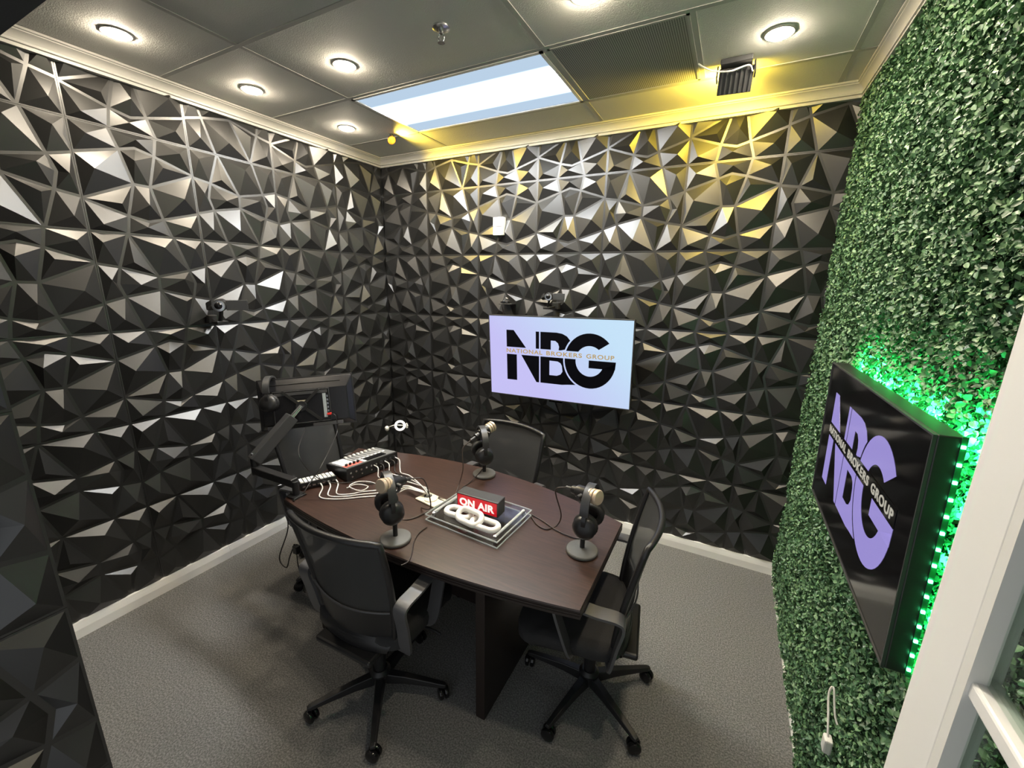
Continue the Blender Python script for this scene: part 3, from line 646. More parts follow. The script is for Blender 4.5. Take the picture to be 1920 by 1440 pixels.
# =================================================================== DESK ITEMS
def headphones(label, mtx):
    """band over the top in the local xz plane, cups hanging at -z; local y = axis of the thing it hangs on"""
    t = thing('headphones', label, 'headphones', mtx=mtx, group='black studio headphones')
    k9 = 1.22
    arc = [(0.068*math.sin(a)*1.0, 0, 0.066*math.cos(a)-0.066) for a in [math.radians(-100+200*k/20) for k in range(21)]]
    MB().ribbon(arc, (0, 1, 0), 0.028, 0.009).build('headband', M['darkgrey'], t, smooth=50)
    for s in (-1, 1):
        MB().ribbon(spline([(s*0.067, 0, -0.078), (s*0.072, 0, -0.095), (s*0.070, 0, -0.118)], 4), (0, 1, 0), 0.014, 0.005).build('slider', M['blackp'], t)
        cpt = Vector((s*0.060, 0, -0.125))
        e = MB().lathe([(0.014, 0.014), (0.030, 0.010), (0.040, 0.0), (0.040, -0.012), (0.036, -0.014)], 24, cpt, (s, 0, 0.12)).build('earcup', M['blackp'], t, smooth=45)
        cu = MB(); ring = [cpt+Vector((-s*0.022, 0.031*math.cos(a), 0.031*math.sin(a))) for a in [2*PI*k/24 for k in range(24)]]
        cu.tube(ring, 0.012, 8, closed=True); cu.build('cushion', M['blackm'], e, smooth=70)
    for ch in t.children_recursive:
        for v in ch.data.vertices: v.co = v.co*k9
    return t
def mic(label, hplabel, base, ang, tilt, hpyaw=0.0, hz=0.0, hoff=(0, 0, 0)):
    """round-base desk stand, short broadcast microphone facing ang (radians, world)"""
    b = Vector(base); t = thing('desk_microphone', label, 'microphone', b, group='podcast microphones on the table')
    MB().lathe([(0.060, 0.0), (0.0675, 0.003), (0.0675, 0.011), (0.064, 0.0145), (0.030, 0.020), (0.012, 0.022)], 40).build('stand_base', M['basegrey'], t, smooth=35)
    MB().cyl((0, 0, 0.018), (0, 0, 0.185), 0.0105, n=16).build('stand_pole', M['blackp'], t, smooth=40)
    d = Vector((math.cos(ang)*math.cos(tilt), math.sin(ang)*math.cos(tilt), math.sin(tilt))); side = Vector((-math.sin(ang), math.cos(ang), 0))
    c = Vector((0, 0, 0.272))
    y = MB(); arc = [c+side*(0.040*math.sin(a))-Vector((0, 0, 1))*(0.046*math.cos(a)) for a in [math.radians(-92+184*k/12) for k in range(13)]]
    y.ribbon(arc, d, 0.016, 0.005); y.cyl((0, 0, 0.18), (0, 0, 0.23), 0.009, n=10); y.build('yoke', M['blackp'], t, smooth=45)
    for s in (-1, 1): MB().cyl(c+side*(s*0.028), c+side*(s*0.050), 0.009, 0.0075, n=12).build('pivot_knob', M['darkgrey'], t, smooth=40)
    up = d.cross(side)
    MB().lathe([(0.010, -0.070), (0.018, -0.068), (0.019, -0.045), (0.027, -0.038), (0.027, 0.010), (0.029, 0.014), (0.029, 0.022)], 28, c, d).build('body', M['blackp'], t, smooth=35)
    g = MB().lathe([(0.0275, 0.022), (0.030, 0.024), (0.030, 0.034), (0.0275, 0.035)], 28, c, d); g.lathe([(0.0275, 0.038), (0.0305, 0.040), (0.0305, 0.050), (0.0275, 0.051)], 28, c, d)
    g.lathe([(0.028, 0.055), (0.031, 0.057), (0.031, 0.066), (0.028, 0.070), (0.016, 0.071)], 28, c, d); g.build('grille', M['bronze'], t, smooth=35)
    MB().lathe([(0.0265, 0.022), (0.0265, 0.058)], 28, c, d).build('grille_core', M['blackm'], t, smooth=35)
    MB().cyl(c-d*0.070, c-d*0.105, 0.0085, 0.0075, n=12).build('plug', M['darkgrey'], t, smooth=40)
    # headphones hung over the body just behind the grille
    q = b+c-d*0.018+Vector(hoff); zc = 0.034+hz
    Y = Vector((math.cos(ang+hpyaw), math.sin(ang+hpyaw), 0)); X = Vector((Y.y, -Y.x, 0))
    m4 = Matrix(((X.x, Y.x, 0, q.x), (X.y, Y.y, 0, q.y), (0, 0, 1, q.z+zc), (0, 0, 0, 1)))
    headphones(hplabel, m4)
    return b+c-d*0.105
mp1 = mic('desk microphone on a round stand in front of the near chair, facing the camera', 'black headphones hung on the microphone in front of the near chair', on(742, 1012, 2, TZ+0.001), math.radians(-92), 0.22, -0.55, 0.0, (-0.028, -0.018, 0.006))
mp2 = mic('desk microphone on a round stand at the far side of the table, facing away', 'black headphones hung on the microphone at the far side of the table', on(908, 890, 2, TZ+0.001), math.radians(72), 0.28, -0.45)
mp3 = mic('desk microphone on a round stand at the right end of the table', 'black headphones hung on the microphone at the right end of the table', on(1091, 1034, 2, TZ+0.001), math.radians(-22), 0.14, 0.40, 0.0, (0.034, 0.006, 0.0))
# clear tray, chain, sign
def tray():
    c = (on(801, 970, 2, 0.772)+on(937, 1027, 2, 0.752)+on(993, 964, 2, 0.772)+on(868, 915, 2, 0.772))/4
    rz = math.radians(-3.5); t = thing('acrylic_tray', 'clear acrylic display tray on standoffs in the middle of the table', 'tray', (c.x, c.y, TZ+0.0012), rz)
    w, d = 0.205, 0.155
    for z in (0.0, 0.028): MB().box2((-w, -d, z), (w, d, z+0.006)).build('plate', M['acrylic'], t)
    for z in (0.0, 0.028):
        f = MB()
        for a, b in (((-w, -d), (w, -d+0.003)), ((-w, d-0.003), (w, d)), ((-w, -d), (-w+0.003, d)), ((w-0.003, -d), (w, d))): f.box2((a[0], a[1], z+0.0002), (b[0], b[1], z+0.0058))
        f.build('plate_edge', M['acedge'], t)
    for x in (-w+0.03, w-0.03):
        for y in (-d+0.03, d-0.03): MB().lathe([(0.009, 0.006), (0.009, 0.028)], 12, (x, y, 0)).lathe([(0.010, 0.034), (0.010, 0.038), (0.006, 0.041)], 12, (x, y, 0)).build('standoff', M['silver'], t, smooth=40)
    for x in (-w+0.028, w-0.028): MB().cyl((x, -d+0.03, 0.037), (x, d-0.03, 0.037), 0.006, n=10).build('side_bar', M['acedge'], t, smooth=40)
    return Vector((c.x, c.y, TZ+0.035)), rz
tc_, trz = tray()
def chain():
    t = thing('chain_links', 'three thick white chain links lying on the acrylic tray', 'ornament', on(882, 978, 2, TZ+0.036), trz-math.radians(2))
    def link(cx, cy, ang, tip, z):
        a, r = 0.034, 0.031; P = []
        for k in range(13): th = -PI/2+PI*k/12; P.append(Vector((a+r*math.cos(th), r*math.sin(th), 0)))
        for k in range(13): th = PI/2+PI*k/12; P.append(Vector((-a+r*math.cos(th), r*math.sin(th), 0)))
        R = Euler((tip, 0, ang)).to_matrix()
        return MB().tube([R @ p+Vector((cx, cy, z)) for p in P], 0.0132, 10, closed=True)
    link(-0.080, 0.014, 0.10, 0.0, 0.0137).build('link', M['whitep'], t, smooth=70)
    link(0.0, -0.006, -0.06, 0.50, 0.029).build('link', M['whitep'], t, smooth=70)
    link(0.080, 0.004, 0.06, 0.0, 0.0137).build('link', M['whitep'], t, smooth=70)
chain()
def onair():
    a, b = on(858, 950, 2, TZ+0.036), on(932, 972, 2, TZ+0.036); d = b-a; rz = math.atan2(d.y, d.x); w = d.length
    t = thing('on_air_sign', 'small black box sign with a red ON AIR face on the tray', 'sign', a, rz)
    hh = 0.078; dp = 0.072
    MB().box2((-0.004, 0.0, 0.0005), (w+0.004, dp, hh)).build('housing', M['darkgrey'], t, bevel=0.003)
    MB().box2((0.002, -0.0015, 0.006), (w-0.002, 0.001, hh-0.006)).build('face', mat('red_face', (0.55, 0.01, 0.02), 0.3, emit=(0.75, 0.005, 0.02), estr=0.40*DS), t)
    text_part('ON AIR', 'lettering', mat('sign_white', (0.9, 0.85, 0.83), 0.4, emit=(1, 0.9, 0.88), estr=0.6*DS), t, 0.05, (0.014, -0.0022, 0.0185), (PI/2, 0, 0), 'LEFT', 0.0022, 0.0003, w-0.028, 0.040, 1.05)
    MB().cyl((w*0.9, dp-0.001, 0.02), (w*0.9, dp+0.02, 0.02), 0.005, n=10).build('power_plug', M['blackp'], t)
onair()
def grommet():
    c = on(808, 938, 2, TZ+0.002); rz = math.radians(-9)
    t = thing('cable_grommet', 'cream rectangular cable grommet set in the tabletop', 'cable grommet', (c.x, c.y, TZ+0.0014), rz)
    MB().box2((-0.070, -0.045, 0), (0.070, 0.045, 0.008)).build('plate', M['cream'], t, bevel=0.002)
    MB().lathe([(0.034, 0.008), (0.034, 0.012), (0.028, 0.013)], 24, (0.0, 0.0, 0)).build('flap', M['cream'], t, smooth=40)
    MB().lathe([(0.021, 0.0085), (0.021, 0.0135)], 18, (-0.030, 0.008, 0)).build('opening', M['blackm'], t)
    return Vector((c.x-0.03, c.y+0.012, TZ+0.012))
gro = grommet()
def mixer():
    # rear edge faces +x, controls slope down to -x
    rear0, rear1 = Vector((1.062, -1.478, 0)), Vector((1.128, -1.148, 0)); d = rear1-rear0; rz = math.atan2(d.y, d.x)
    L = d.length; D = 0.235
    t = thing('audio_mixer', 'podcast audio mixer console with faders and white pads on the table', 'mixer', (rear0.x, rear0.y, TZ+0.0012), rz)
    # local x along the rear edge, +y toward the front (world -x)
    zr, zf = 0.082, 0.045
    side = [(0, 0.004), (0, zr), (D, zf), (D, 0.022), (D-0.02, 0.004)]
    MB().prism(side, lambda y, z: (0, y, z), lambda y, z: (L, y, z)).build('body', M['blackp'], t, bevel=0.003)
    for x in (0.03, L-0.03):
        for y in (0.03, D-0.04): MB().cyl((x, y, 0), (x, y, 0.006), 0.008, n=10).build('foot', M['blackm'], t)
    sl = math.atan2(zf-zr, D); R = Euler((sl, 0, 0)).to_matrix()
    P = lambda x, y, h=0.0: Vector((x, 0, zr))+R @ Vector((0, y, h))+Vector((0, 0, 0))
    MB().box(P(L/2, 0.118, 0.0012), (L-0.012, D-0.016, 0.002), R).build('top_plate', mat('mixer_plate', (0.16, 0.16, 0.16), 0.4), t)
    for i in range(2):
        for j in range(4): MB().box(P(0.030+0.038*i, 0.085+0.032*j, 0.005), (0.033, 0.027, 0.006), R).build('pad', emat('pad_white', (1, 0.97, 0.92), 0.5*DS) if (i, j) == (0, 0) else PADM, t, bevel=0.002)
    MB().box(P(0.062, 0.045, 0.0028), (0.105, 0.045, 0.002), R).build('knob_plate', mat('knob_plate_red', (0.75, 0.16, 0.12), 0.4), t)
    for i in range(4): MB().cyl(P(0.025+0.024*i, 0.046, 0.003), P(0.025+0.024*i, 0.046, 0.016), 0.0075, n=12).build('knob', M['blackp'], t, smooth=40)
    MB().box(P(0.205, 0.045, 0.004), (0.125, 0.055, 0.005), R).build('display', M['blackg'], t)
    for i in range(3): MB().box(P(0.128, 0.025+0.018*i, 0.004), (0.016, 0.012, 0.004), R).build('button', PADM, t)
    for i in range(9):
        x = 0.108+0.027*i
        if x > L-0.02: break
        MB().box(P(x, 0.160, 0.0026), (0.004, 0.100, 0.0012), R).build('fader_slot', M['whitep'], t)
        MB().box(P(x, 0.207, 0.007), (0.014, 0.020, 0.010), R).build('fader_cap', M['whitep'], t, bevel=0.002)
        MB().box(P(x, 0.096, 0.004), (0.014, 0.012, 0.004), R).build('button', PADM, t)
    for i in range(10):
        MB().cyl((0.022+i*(L-0.044)/9, 0.001, 0.052), (0.022+i*(L-0.044)/9, -0.004, 0.052), 0.011 if i > 5 else 0.006, n=14).build('jack', M['darkgrey'] if i > 5 else M['silver'], t, smooth=40)
        if i % 2 == 0: MB().cyl((0.03+i*(L-0.06)/9, 0.001, 0.026), (0.03+i*(L-0.06)/9, -0.003, 0.026), 0.005, n=10).build('jack', M['silver'], t)
    MW = t.matrix_basis
    return Matrix.Translation((rear0.x, rear0.y, TZ)) @ Matrix.Rotation(rz, 4, 'Z'), L
PADM = emat('pad_pale', (1, 0.97, 0.92), 0.3*DS)
mixM, mixL = mixer()
def switcher():
    a, b = on(563, 912, 2, TZ+0.028), on(631, 896, 2, TZ+0.028); d = b-a; d.z = 0; rz = math.atan2(d.y, d.x); L = d.length
    t = thing('video_switcher', 'small black video switcher with rows of white buttons beside the mixer', 'switcher', (a.x, a.y, TZ+0.0012), rz)
    side = [(0, 0.003), (0, 0.040), (0.105, 0.022), (0.105, 0.003)]
    MB().prism(side, lambda y, z: (0, y, z), lambda y, z: (L, y, z)).build('body', M['blackp'], t, bevel=0.002)
    sl = math.atan2(-0.018, 0.105); R = Euler((sl, 0, 0)).to_matrix()
    for j in range(4):
        for i in range(9): MB().box(Vector((L*(i+0.6)/9.3, 0, 0.040))+R @ Vector((0, 0.016+0.024*j, 0.002)), (L/13, 0.017, 0.005), R).build('button', PADM if (i+j) % 4 else M['whitep'], t)
    for i in range(7): MB().box((L*(i+0.7)/7.4, -0.002, 0.020), (0.014, 0.006, 0.008)).build('port', M['silver'], t)
    return Matrix.Translation((a.x, a.y, TZ)) @ Matrix.Rotation(rz, 4, 'Z'), L
swM, swL = switcher()
# monitor on an arm
MON = pose(0.6774, -0.2099, -0.0653, 0.656, -1.388, 1.141)
def monitor():
    w, h = 0.54, 0.305
    t = thing('computer_monitor', 'black computer monitor seen from behind on a desk arm', 'monitor', mtx=MON)
    MB().box2((-w/2, 0.006, -h/2), (w/2, 0.018, h/2)).build('screen_bezel', M['blackp'], t, bevel=0.003)
    MB().box2((-w/2+0.008, 0.018, -h/2+0.012), (w/2-0.008, 0.0195, h/2-0.008)).build('screen', M['blackg'], t)
    v = [(-w/2+.004, .006, -h/2+.004), (w/2-.004, .006, -h/2+.004), (w/2-.004, .006, h/2-.004), (-w/2+.004, .006, h/2-.004),
         (-w/2+.035, -.034, -h/2+.030), (w/2-.035, -.034, -h/2+.030), (w/2-.035, -.034, h/2-.075), (-w/2+.035, -.034, h/2-.075)]
    MB().add(v, [(3, 2, 1, 0), (4, 5, 6, 7), (0, 1, 5, 4), (1, 2, 6, 5), (2, 3, 7, 6), (3, 0, 4, 7)]).build('back_shell', M['monitorp'], t, bevel=0.006)
    MB().box((0.0, -0.0135, h/2-0.040), (0.40, 0.004, 0.008), Euler((0.52, 0, 0)).to_matrix()).build('vent_groove', M['blackm'], t)
    ring = [(-.175, -.120), (.135, -.120), (.135, .072), (-.175, .072)]
    MB().tube([(x, -.035, z) for x, z in ring], 0.004, 6, closed=True).build('recess_rim', M['darkgrey'], t)
    MB().box2((-.165, -.0365, .048), (.125, -.034, .066)).build('recess_ledge', M['greyp'], t)
    MB().box2((.098, -.0370, -.100), (.116, -.034, .044)).build('port_strip', mat('port_plate', (.42, .48, .50), .4), t)
    for k in range(6): MB().box2((.120, -.0372, -.09+.022*k), (.128, -.034, -.078+.022*k)).build('port', M['silver'], t)
    MB().box2((.03, -.036, -h/2+.004), (.20, -.012, -h/2+.026)).build('foot_bracket', M['greyp'], t, bevel=0.003)
    MB().box2((-.22, -.036, -h/2+.004), (-.16, -.012, -h/2+.026)).build('foot_bracket', M['greyp'], t, bevel=0.003)
    for sx in (-1, 1):
        for sz in (-1, 1): MB().box((sx*.055-.02, -.040, sz*.050-.02), (.125, .006, .016), Euler((0, -math.atan2(sz*.050, sx*.055) if sx > 0 else math.atan2(sz*.05, .055), 0)).to_matrix()).build('vesa_bar', M['blackm'], t)
    MB().cyl((-.02, -.036, -.02), (-.02, -.052, -.02), .030).build('vesa_hub', M['blackp'], t, smooth=40)
    MB().box2((-.05, -.0350, .0), (.01, -.0340, .022)).build('rating_label', M['blackg'], t)
    MB().prism([(.028*math.cos(a), .014*math.sin(a)) for a in [PI+PI*k/8 for k in range(9)]], lambda x, z: (x-.02, -.0375, z+.014), lambda x, z: (x-.02, -.0365, z+.014)).build('sticker', M['cream'], t)
    MB().box2((.116, -.050, -.088), (.140, -.036, -.076)).build('red_plug', M['redp'], t, bevel=0.002)
monitor()
hub = MON @ Vector((-.02, -.052, -.02))
def arm():
    foot = on(556, 930, 2, TZ); foot = Vector((foot.x, foot.y, TZ))
    t = thing('monitor_arm', 'black jointed monitor arm clamped to the left end of the table', 'monitor arm', foot)
    L = lambda p: Vector(p)-foot
    elbow = Vector(on(478, 880, 1, -1.72)); top = Vector(on(480, 850, 1, -1.72)); el0 = Vector((elbow.x, elbow.y, elbow.z))
    base_top = foot+Vector((0, 0, 0.075))
    f = MB().box2((-0.035, -0.035, 0.001), (0.035, 0.035, 0.010)); f.cyl((0, 0, 0.008), (0, 0, 0.085), 0.017)
    f.box2((-0.03, -0.055, -0.075), (0.03, -0.046, 0.010)) if False else None
    f.build('clamp', M['blackp'], t, bevel=0.002)
    def link(a, b, w, h, name, m):
        d = b-a; zx = d.normalized(); y = Vector((0, 0, 1)).cross(zx).normalized(); z = zx.cross(y)
        R = Matrix((zx, y, z)).transposed()
        MB().box((a+b)/2, (d.length, w, h), R).build(name, m, t, bevel=0.006)
    link(L(base_top), L(el0), 0.042, 0.045, 'lower_arm', M['blackp'])
    MB().cyl(L(el0)-Vector((0, 0, 0.028)), L(el0)+Vector((0, 0, 0.065)), 0.017).build('elbow_post', M['blackp'], t, smooth=40)
    e2 = el0+Vector((0, 0, 0.050)); hb = Vector(hub)
    d = (hb-e2); link(L(e2), L(e2+d*0.80), 0.052, 0.066, 'upper_arm', M['darkgrey'])
    for q in (0.05, ): MB().cyl(L(e2)+Vector((0, 0, 0.02)), L(e2)+Vector((0, 0, 0.045)), 0.010).build('tension_screw', M['silver'], t, smooth=40)
    MB().cyl(L(e2+d*0.78), L(hb), 0.014).build('head_joint', M['silver'], t, smooth=40)
arm()
hm = MON @ Matrix.Translation((-0.185, -0.012, 0.168)) @ Matrix.Rotation(math.radians(90), 4, 'Z')
headphones('black headphones hung over the corner of the monitor', hm)
# ring light on a floor tripod behind the table
def ringlight():
    c = on(750, 798, 1, -0.86); base = Vector((c.x-0.075, -0.84, 0))
    t = thing('ring_light', 'small white ring light on a black tripod behind the table', 'ring light', base)
    L = lambda p: Vector(p)-base
    view = (Vector(CAM_P)-c).normalized(); view = Vector((view.x, view.y, 0.15)).normalized()
    x = view.cross(Vector((0, 0, 1))).normalized(); z = x.cross(view)
    ring = [L(c)+x*(0.030*math.cos(a))+z*(0.030*math.sin(a)) for a in [2*PI*k/28 for k in range(28)]]
    MB().tube(ring, 0.0085, 8, closed=True).build('ring', emat('ring_white', (1, 0.97, 0.92), 0.8*DS), t, smooth=70)
    tp = Vector((0, 0, c.z-0.035)); MB().tube(spline([L(c)-x*0.040, L(c)-x*0.05-z*0.004, tp+Vector((0.01, 0, 0.02)), tp+Vector((-0.04, -0.01, 0.0))], 5), 0.004, 6).build('gooseneck', M['whitep'], t, smooth=60)
    MB().box(L(c)-x*0.046-z*0.004, (0.012, 0.012, 0.034)).build('hinge', M['whitep'], t, bevel=0.002)
    MB().lathe([(0.006, -0.020), (0.014, -0.012), (0.015, 0.008), (0.007, 0.016)], 12, tp+Vector((-0.058, -0.012, -0.012))).build('clamp_knob', M['whitep'], t, smooth=50)
    MB().cyl((0, 0, 0.18), tp, 0.009, n=10).build('tripod_column', M['blackp'], t, smooth=40)
    MB().box(tp-Vector((0, 0, 0.02)), (0.035, 0.03, 0.05)).build('tripod_head', M['blackp'], t, bevel=0.004)
    for k in range(3):
        a = 0.4+2*PI*k/3; MB().tube([(0.01*math.cos(a), 0.01*math.sin(a), 0.45), (0.20*math.cos(a), 0.20*math.sin(a), 0.008)], 0.008, 8).build('tripod_leg', M['blackp'], t)
ringlight()
# camcorders
def camcorder(label, pos, face, mountto, screen_side=1, sc=1.0, group='small camcorders on wall brackets'):
    """lens looks along face (world xy dir); mountto = wall point"""
    f = Vector(face).normalized(); pos = Vector(pos); s = Vector((f.y, -f.x, 0)).normalized()*screen_side; u = Vector((0, 0, 1))
    foot = Vector(mountto); t = thing('camcorder', label, 'camcorder', foot, group=group); L = lambda p: Vector(p)-foot; c = L(pos)
    B = lambda a, b, d: c+f*(a*sc)+s*(b*sc)+u*(d*sc)
    MB().lathe([(0.017*sc, -0.055*sc), (0.025*sc, -0.050*sc), (0.026*sc, 0.03*sc), (0.024*sc, 0.045*sc)], 20, c, f).build('body', M['blackp'], t, smooth=40)
    MB().lathe([(0.022*sc, 0.045*sc), (0.0235*sc, 0.046*sc), (0.0235*sc, 0.056*sc), (0.019*sc, 0.057*sc)], 20, c, f).build('lens_ring', M['silver'], t, smooth=40)
    MB().lathe([(0.018*sc, 0.052*sc), (0.012*sc, 0.060*sc), (0.004*sc, 0.063*sc)], 16, c, f).build('lens', M['blackg'], t, smooth=50)
    R = Matrix((s, f, u)).transposed()
    MB().box(B(0.02, 0.062, 0.0), (0.078*sc, 0.010*sc, 0.042*sc), R).build('flip_screen', M['darkgrey'], t, bevel=0.002)
    MB().box(B(0.0135, 0.062, 0.0), (0.066*sc, 0.002*sc, 0.034*sc), R).build('screen_glass', M['blackg'], t)
    MB().ribbon(spline([B(0.03, -0.026, 0.012), B(0.02, -0.045, 0.0), B(-0.01, -0.046, -0.012), B(-0.035, -0.027, -0.012)], 4), u, 0.020*sc, 0.003).build('hand_strap', M['blackm'], t)
    MB().tube(spline([B(0, 0, -0.024), B(-0.01, -0.005, -0.05), B(-0.02, -0.012, -0.075)], 5), 0.008*sc, 8).build('ball_joint', M['blackp'], t, smooth=60)
    k = B(-0.02, -0.012, -0.075); MB().tube([k, (k+L(foot))/2+Vector((0, 0, -0.004)), L(foot)], 0.007, 8).build('bracket_arm', M['blackp'], t, smooth=60)
    MB().box(k, (0.045*sc, 0.045*sc, 0.014*sc)).build('mount_plate', M['blackp'], t, bevel=0.002)
    w = L(foot); MB().box(w, (0.05, 0.05, 0.05)).build('wall_plate', M['blackm'], t, bevel=0.004)
p = on(413, 572, 0, 0.17); camcorder('camcorder with flip screen on the left wall bracket', p, (0.82, -0.57, 0), (0.028, p.y+0.01, p.z-0.09), -1, 1.4)
p = on(1030, 556, 1, -0.15); camcorder('camcorder with open screen above the back wall television', p, (0.25, -0.95, 0), (p.x+0.01, -0.030, p.z-0.07), -1, 1.1)
def shelf_camera():
    p = on(950, 566, 1, -0.06)
    t = thing('webcam', 'small black webcam on a wall shelf at the upper left of the television', 'camera', (p.x, -0.03, p.z-0.015), group='small camcorders on wall brackets')
    MB().box2((-0.045, -0.075, -0.004), (0.065, 0.022, 0.004)).build('shelf', M['blackp'], t, bevel=0.002)
    MB().box2((-0.04, -0.060, 0.004), (0.025, -0.02, 0.024)).build('body', M['blackp'], t, bevel=0.004)
    MB().lathe([(0.012, 0), (0.013, 0.006), (0.009, 0.010)], 16, (-0.01, -0.060, 0.014), (0, -1, 0)).build('lens', M['blackg'], t, smooth=50)
    MB().tube([(-0.02, -0.03, 0.024), (-0.005, -0.03, 0.046), (0.015, -0.03, 0.040)], 0.005, 6).build('tilt_hinge', M['silver'], t)
    MB().tube(spline([(-0.04, -0.02, 0.0), (-0.05, -0.012, -0.03), (-0.035, -0.010, -0.10), (-0.03, -0.015, -0.16)], 5), 0.003, 6).build('lead', M['cableb'], t, smooth=60)
shelf_camera()
def sensor():
    a, b = on(926, 408, 1, -0.035), on(945, 441, 1, -0.035)
    t = thing('wall_sensor', 'small white sensor box on the faceted back wall', 'sensor', ((a.x+b.x)/2, -0.0045, b.z))
    w, h = b.x-a.x, a.z-b.z
    MB().box2((-w/2, -0.045, 0), (w/2, 0, h)).build('case', M['whitep'], t, bevel=0.005)
    MB().box2((-w/2+0.003, -0.0465, h*0.47), (w/2-0.003, -0.0445, h*0.50)).build('seam', M['greyp'], t)
    MB().cyl((0, -0.0445, h*0.62), (0, -0.047, h*0.62), 0.004, n=10).build('indicator', M['greyp'], t)
sensor()
def plug():
    p = on(1552, 1385, 0, RW-0.03)
    t = thing('hanging_plug', 'white power lead with a plug hanging from the hedge wall', 'power cord', p)
    MB().box2((-0.010, -0.016, -0.045), (0.012, 0.016, 0.005)).build('plug', M['whitep'], t, bevel=0.005)
    MB().tube(spline([(0, 0, 0.0), (-0.002, 0.03, 0.05), (-0.002, 0.07, 0.10), (0.008, 0.075, 0.12), (0.014, 0.03, 0.06), (0.03, 0.0, 0.03)], 6), 0.003, 6).build('lead', M['cablew'], t, smooth=60)
plug()

# =================================================================== CABLES
def cable(label, pts, r, m, name='cable', group=None, n=8):
    o = MB().tube(spline(pts, n), r, 7).build(name, m, smooth=70)
    return tag(o, label, 'cable', group)
T = TZ+0.005
g = gro
t_ = lambda px, py, z=T: on(px, py, 2, z)
cable('dark cable drooping from the near microphone to the grommet', [mp1, mp1+Vector((0.04, 0.05, -0.02)), mp1+Vector((0.08, 0.04, -0.14)), t_(790, 952), t_(818, 957), t_(838, 945), g+Vector((0.06, 0.01, 0.0))], 0.0032, M['cableb'])
cable('dark cable drooping from the far microphone to the grommet', [mp2, mp2+Vector((-0.02, -0.05, -0.04)), t_(868, 880, T+0.10), t_(860, 910, T+0.02), t_(852, 930), t_(838, 938), g+Vector((0.055, 0.02, 0))], 0.0032, M['cableb'])
cable('dark cable looping from the right microphone to the tray', [mp3, mp3+Vector((-0.05, 0.0, -0.03)), t_(1052, 965, T+0.06), t_(1044, 985), t_(1025, 992), t_(1008, 984), t_(996, 968)], 0.0032, M['cableb'])
cable('thin dark lead from the right headphones across the table', [t_(1120, 996, T+0.03), t_(1105, 1008), t_(1080, 1009), t_(1045, 995), t_(1020, 978), t_(996, 964)], 0.0028, M['cableb'])
cable('thin dark lead from the near headphones across the table', [t_(728, 972, T+0.08), t_(740, 975), t_(770, 973), t_(800, 960), t_(830, 943)], 0.0028, M['cableb'])
cable('thin dark lead from the far headphones to the sign', [t_(916, 862, T+0.06), t_(900, 885, T+0.02), t_(880, 905), t_(868, 913), t_(862, 922)], 0.0028, M['cableb'])
cable('thin dark lead curling over the near table edge', [t_(800, 988), t_(785, 1000), t_(776, 1016), t_(773, 1035), t_(766, 1052), t_(752, 1060)], 0.0025, M['cableb'])
for k, (q, lab) in enumerate([((0.10, 0.02), 'nearest white cable of the three from the switcher to the grommet'), ((0.14, 0.03), 'middle white cable of the three from the switcher to the grommet'), ((0.18, 0.04), 'farthest white cable of the three from the switcher to the grommet')]):
    s0 = swM @ Vector((q[0], -0.006, 0.020)); s1 = swM @ Vector((q[0], -0.05, 0.012))
    cable(lab, [s0, s1, t_(600+16*k, 932-3*k), t_(632+14*k, 936-5*k), t_(680, 932-5*k), t_(735, 927-5*k), t_(762, 917-3*k, T+0.02), t_(780, 920-2*k, T+0.03), g+Vector((0, 0.004*k, 0.01)), g+Vector((0.004, 0.004*k, -0.006))], 0.0036, M['cablew'], group='white cables from the switcher')
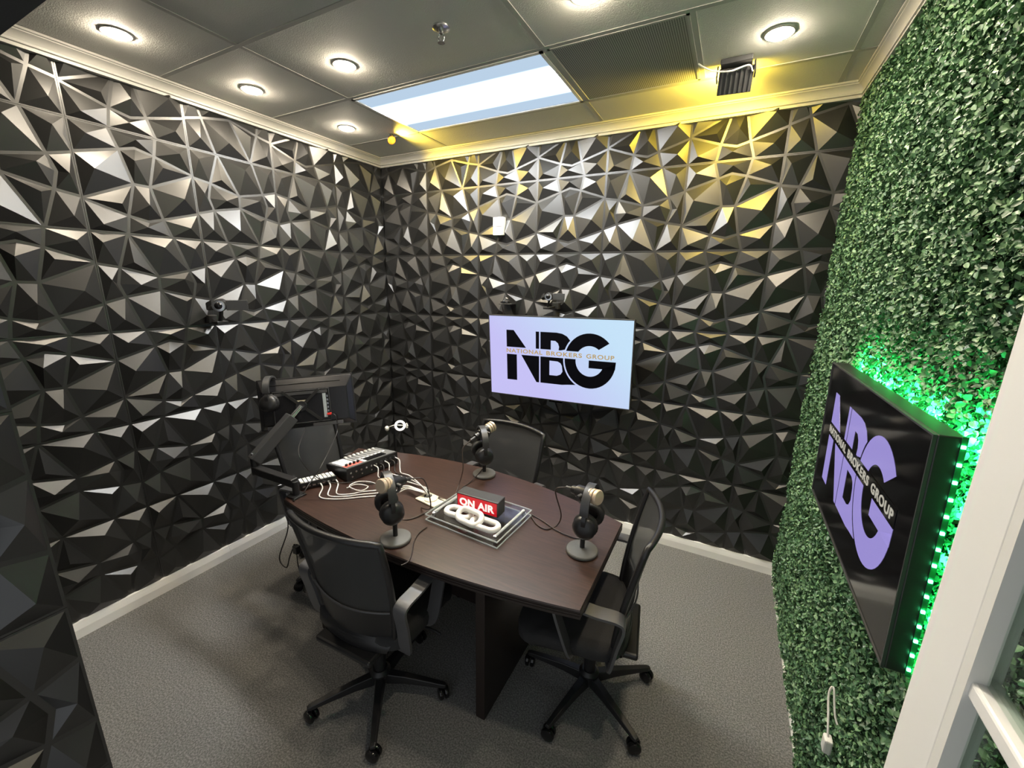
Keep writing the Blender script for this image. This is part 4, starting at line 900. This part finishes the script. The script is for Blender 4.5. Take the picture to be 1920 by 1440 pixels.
for k in range(5):
    x = mixL*(0.5+0.11*k); s0 = mixM @ Vector((x, -0.004, 0.052)); s1 = mixM @ Vector((x, -0.045, 0.045))
    lab = ['first', 'second', 'third', 'fourth', 'last'][k]+' black lead from the camera end plugged into the mixer rear'
    cable(lab, [s0, s1, mixM @ Vector((x-0.02, -0.075, 0.006)), mixM @ Vector((mixL*0.55+0.02*k, -0.10-0.008*k, 0.006)), t_(770, 905-3*k, T+0.02), g+Vector((-0.02, 0.02-0.004*k, 0.03)), g+Vector((0, 0.006-0.003*k, 0.0))], 0.0032, M['cablek'] if k % 2 else M['cablew'], group='leads at the mixer rear')
cable('tangled pale lead heaped behind the mixer', [t_(650, 915), t_(668, 908, T+0.01), t_(690, 912), t_(676, 920, T+0.01), t_(655, 912, T+0.012), t_(672, 903, T+0.015), t_(700, 905), t_(712, 915)], 0.0028, M['cablew'])
cable('grey lead looping from the monitor down over the switcher', [MON @ Vector((.138, -.044, -.082)), MON @ Vector((.165, -.06, -.10)), MON @ Vector((.16, -.05, -.20)), t_(600, 878, T+0.16), t_(588, 895, T+0.06), t_(575, 915, T+0.03), t_(565, 930)], 0.0028, M['cablek'])
cable('thin lead hanging under the monitor onto the mixer cables', [MON @ Vector((-.02, -.02, -.155)), t_(560, 850, T+0.24), t_(590, 892, T+0.10), t_(625, 905, T+0.02), t_(665, 904), t_(700, 908)], 0.0024, M['cablek'])
cable('black cable hanging in a loop from the left table end', [t_(552, 938, T+0.004), Vector((0.86, -1.72, 0.70)), Vector(on(540, 990, 1, -1.70)), Vector(on(524, 1045, 1, -1.70)), Vector(on(537, 1064, 1, -1.70)), Vector(on(543, 1045, 1, -1.69)), Vector(on(552, 1020, 1, -1.66))], 0.0035, M['cablek'])
o = MB().box((0, 0, 0), (0.035, 0.03, 0.05)).build('power_adapter', M['blackp'], bevel=0.005); o.location = on(556, 1030, 1, -1.66); tag(o, 'black power adapter dangling below the left table end', 'power adapter')
cable('black cable reaching from the dangling adapter to the floor', [Vector(on(556, 1036, 1, -1.66)), Vector(on(560, 1065, 1, -1.66)), Vector(on(570, 1092, 1, -1.64)), Vector(on(571, 1110, 2, 0.004)), on(600, 1120, 2, 0.004)], 0.0032, M['cablek'])
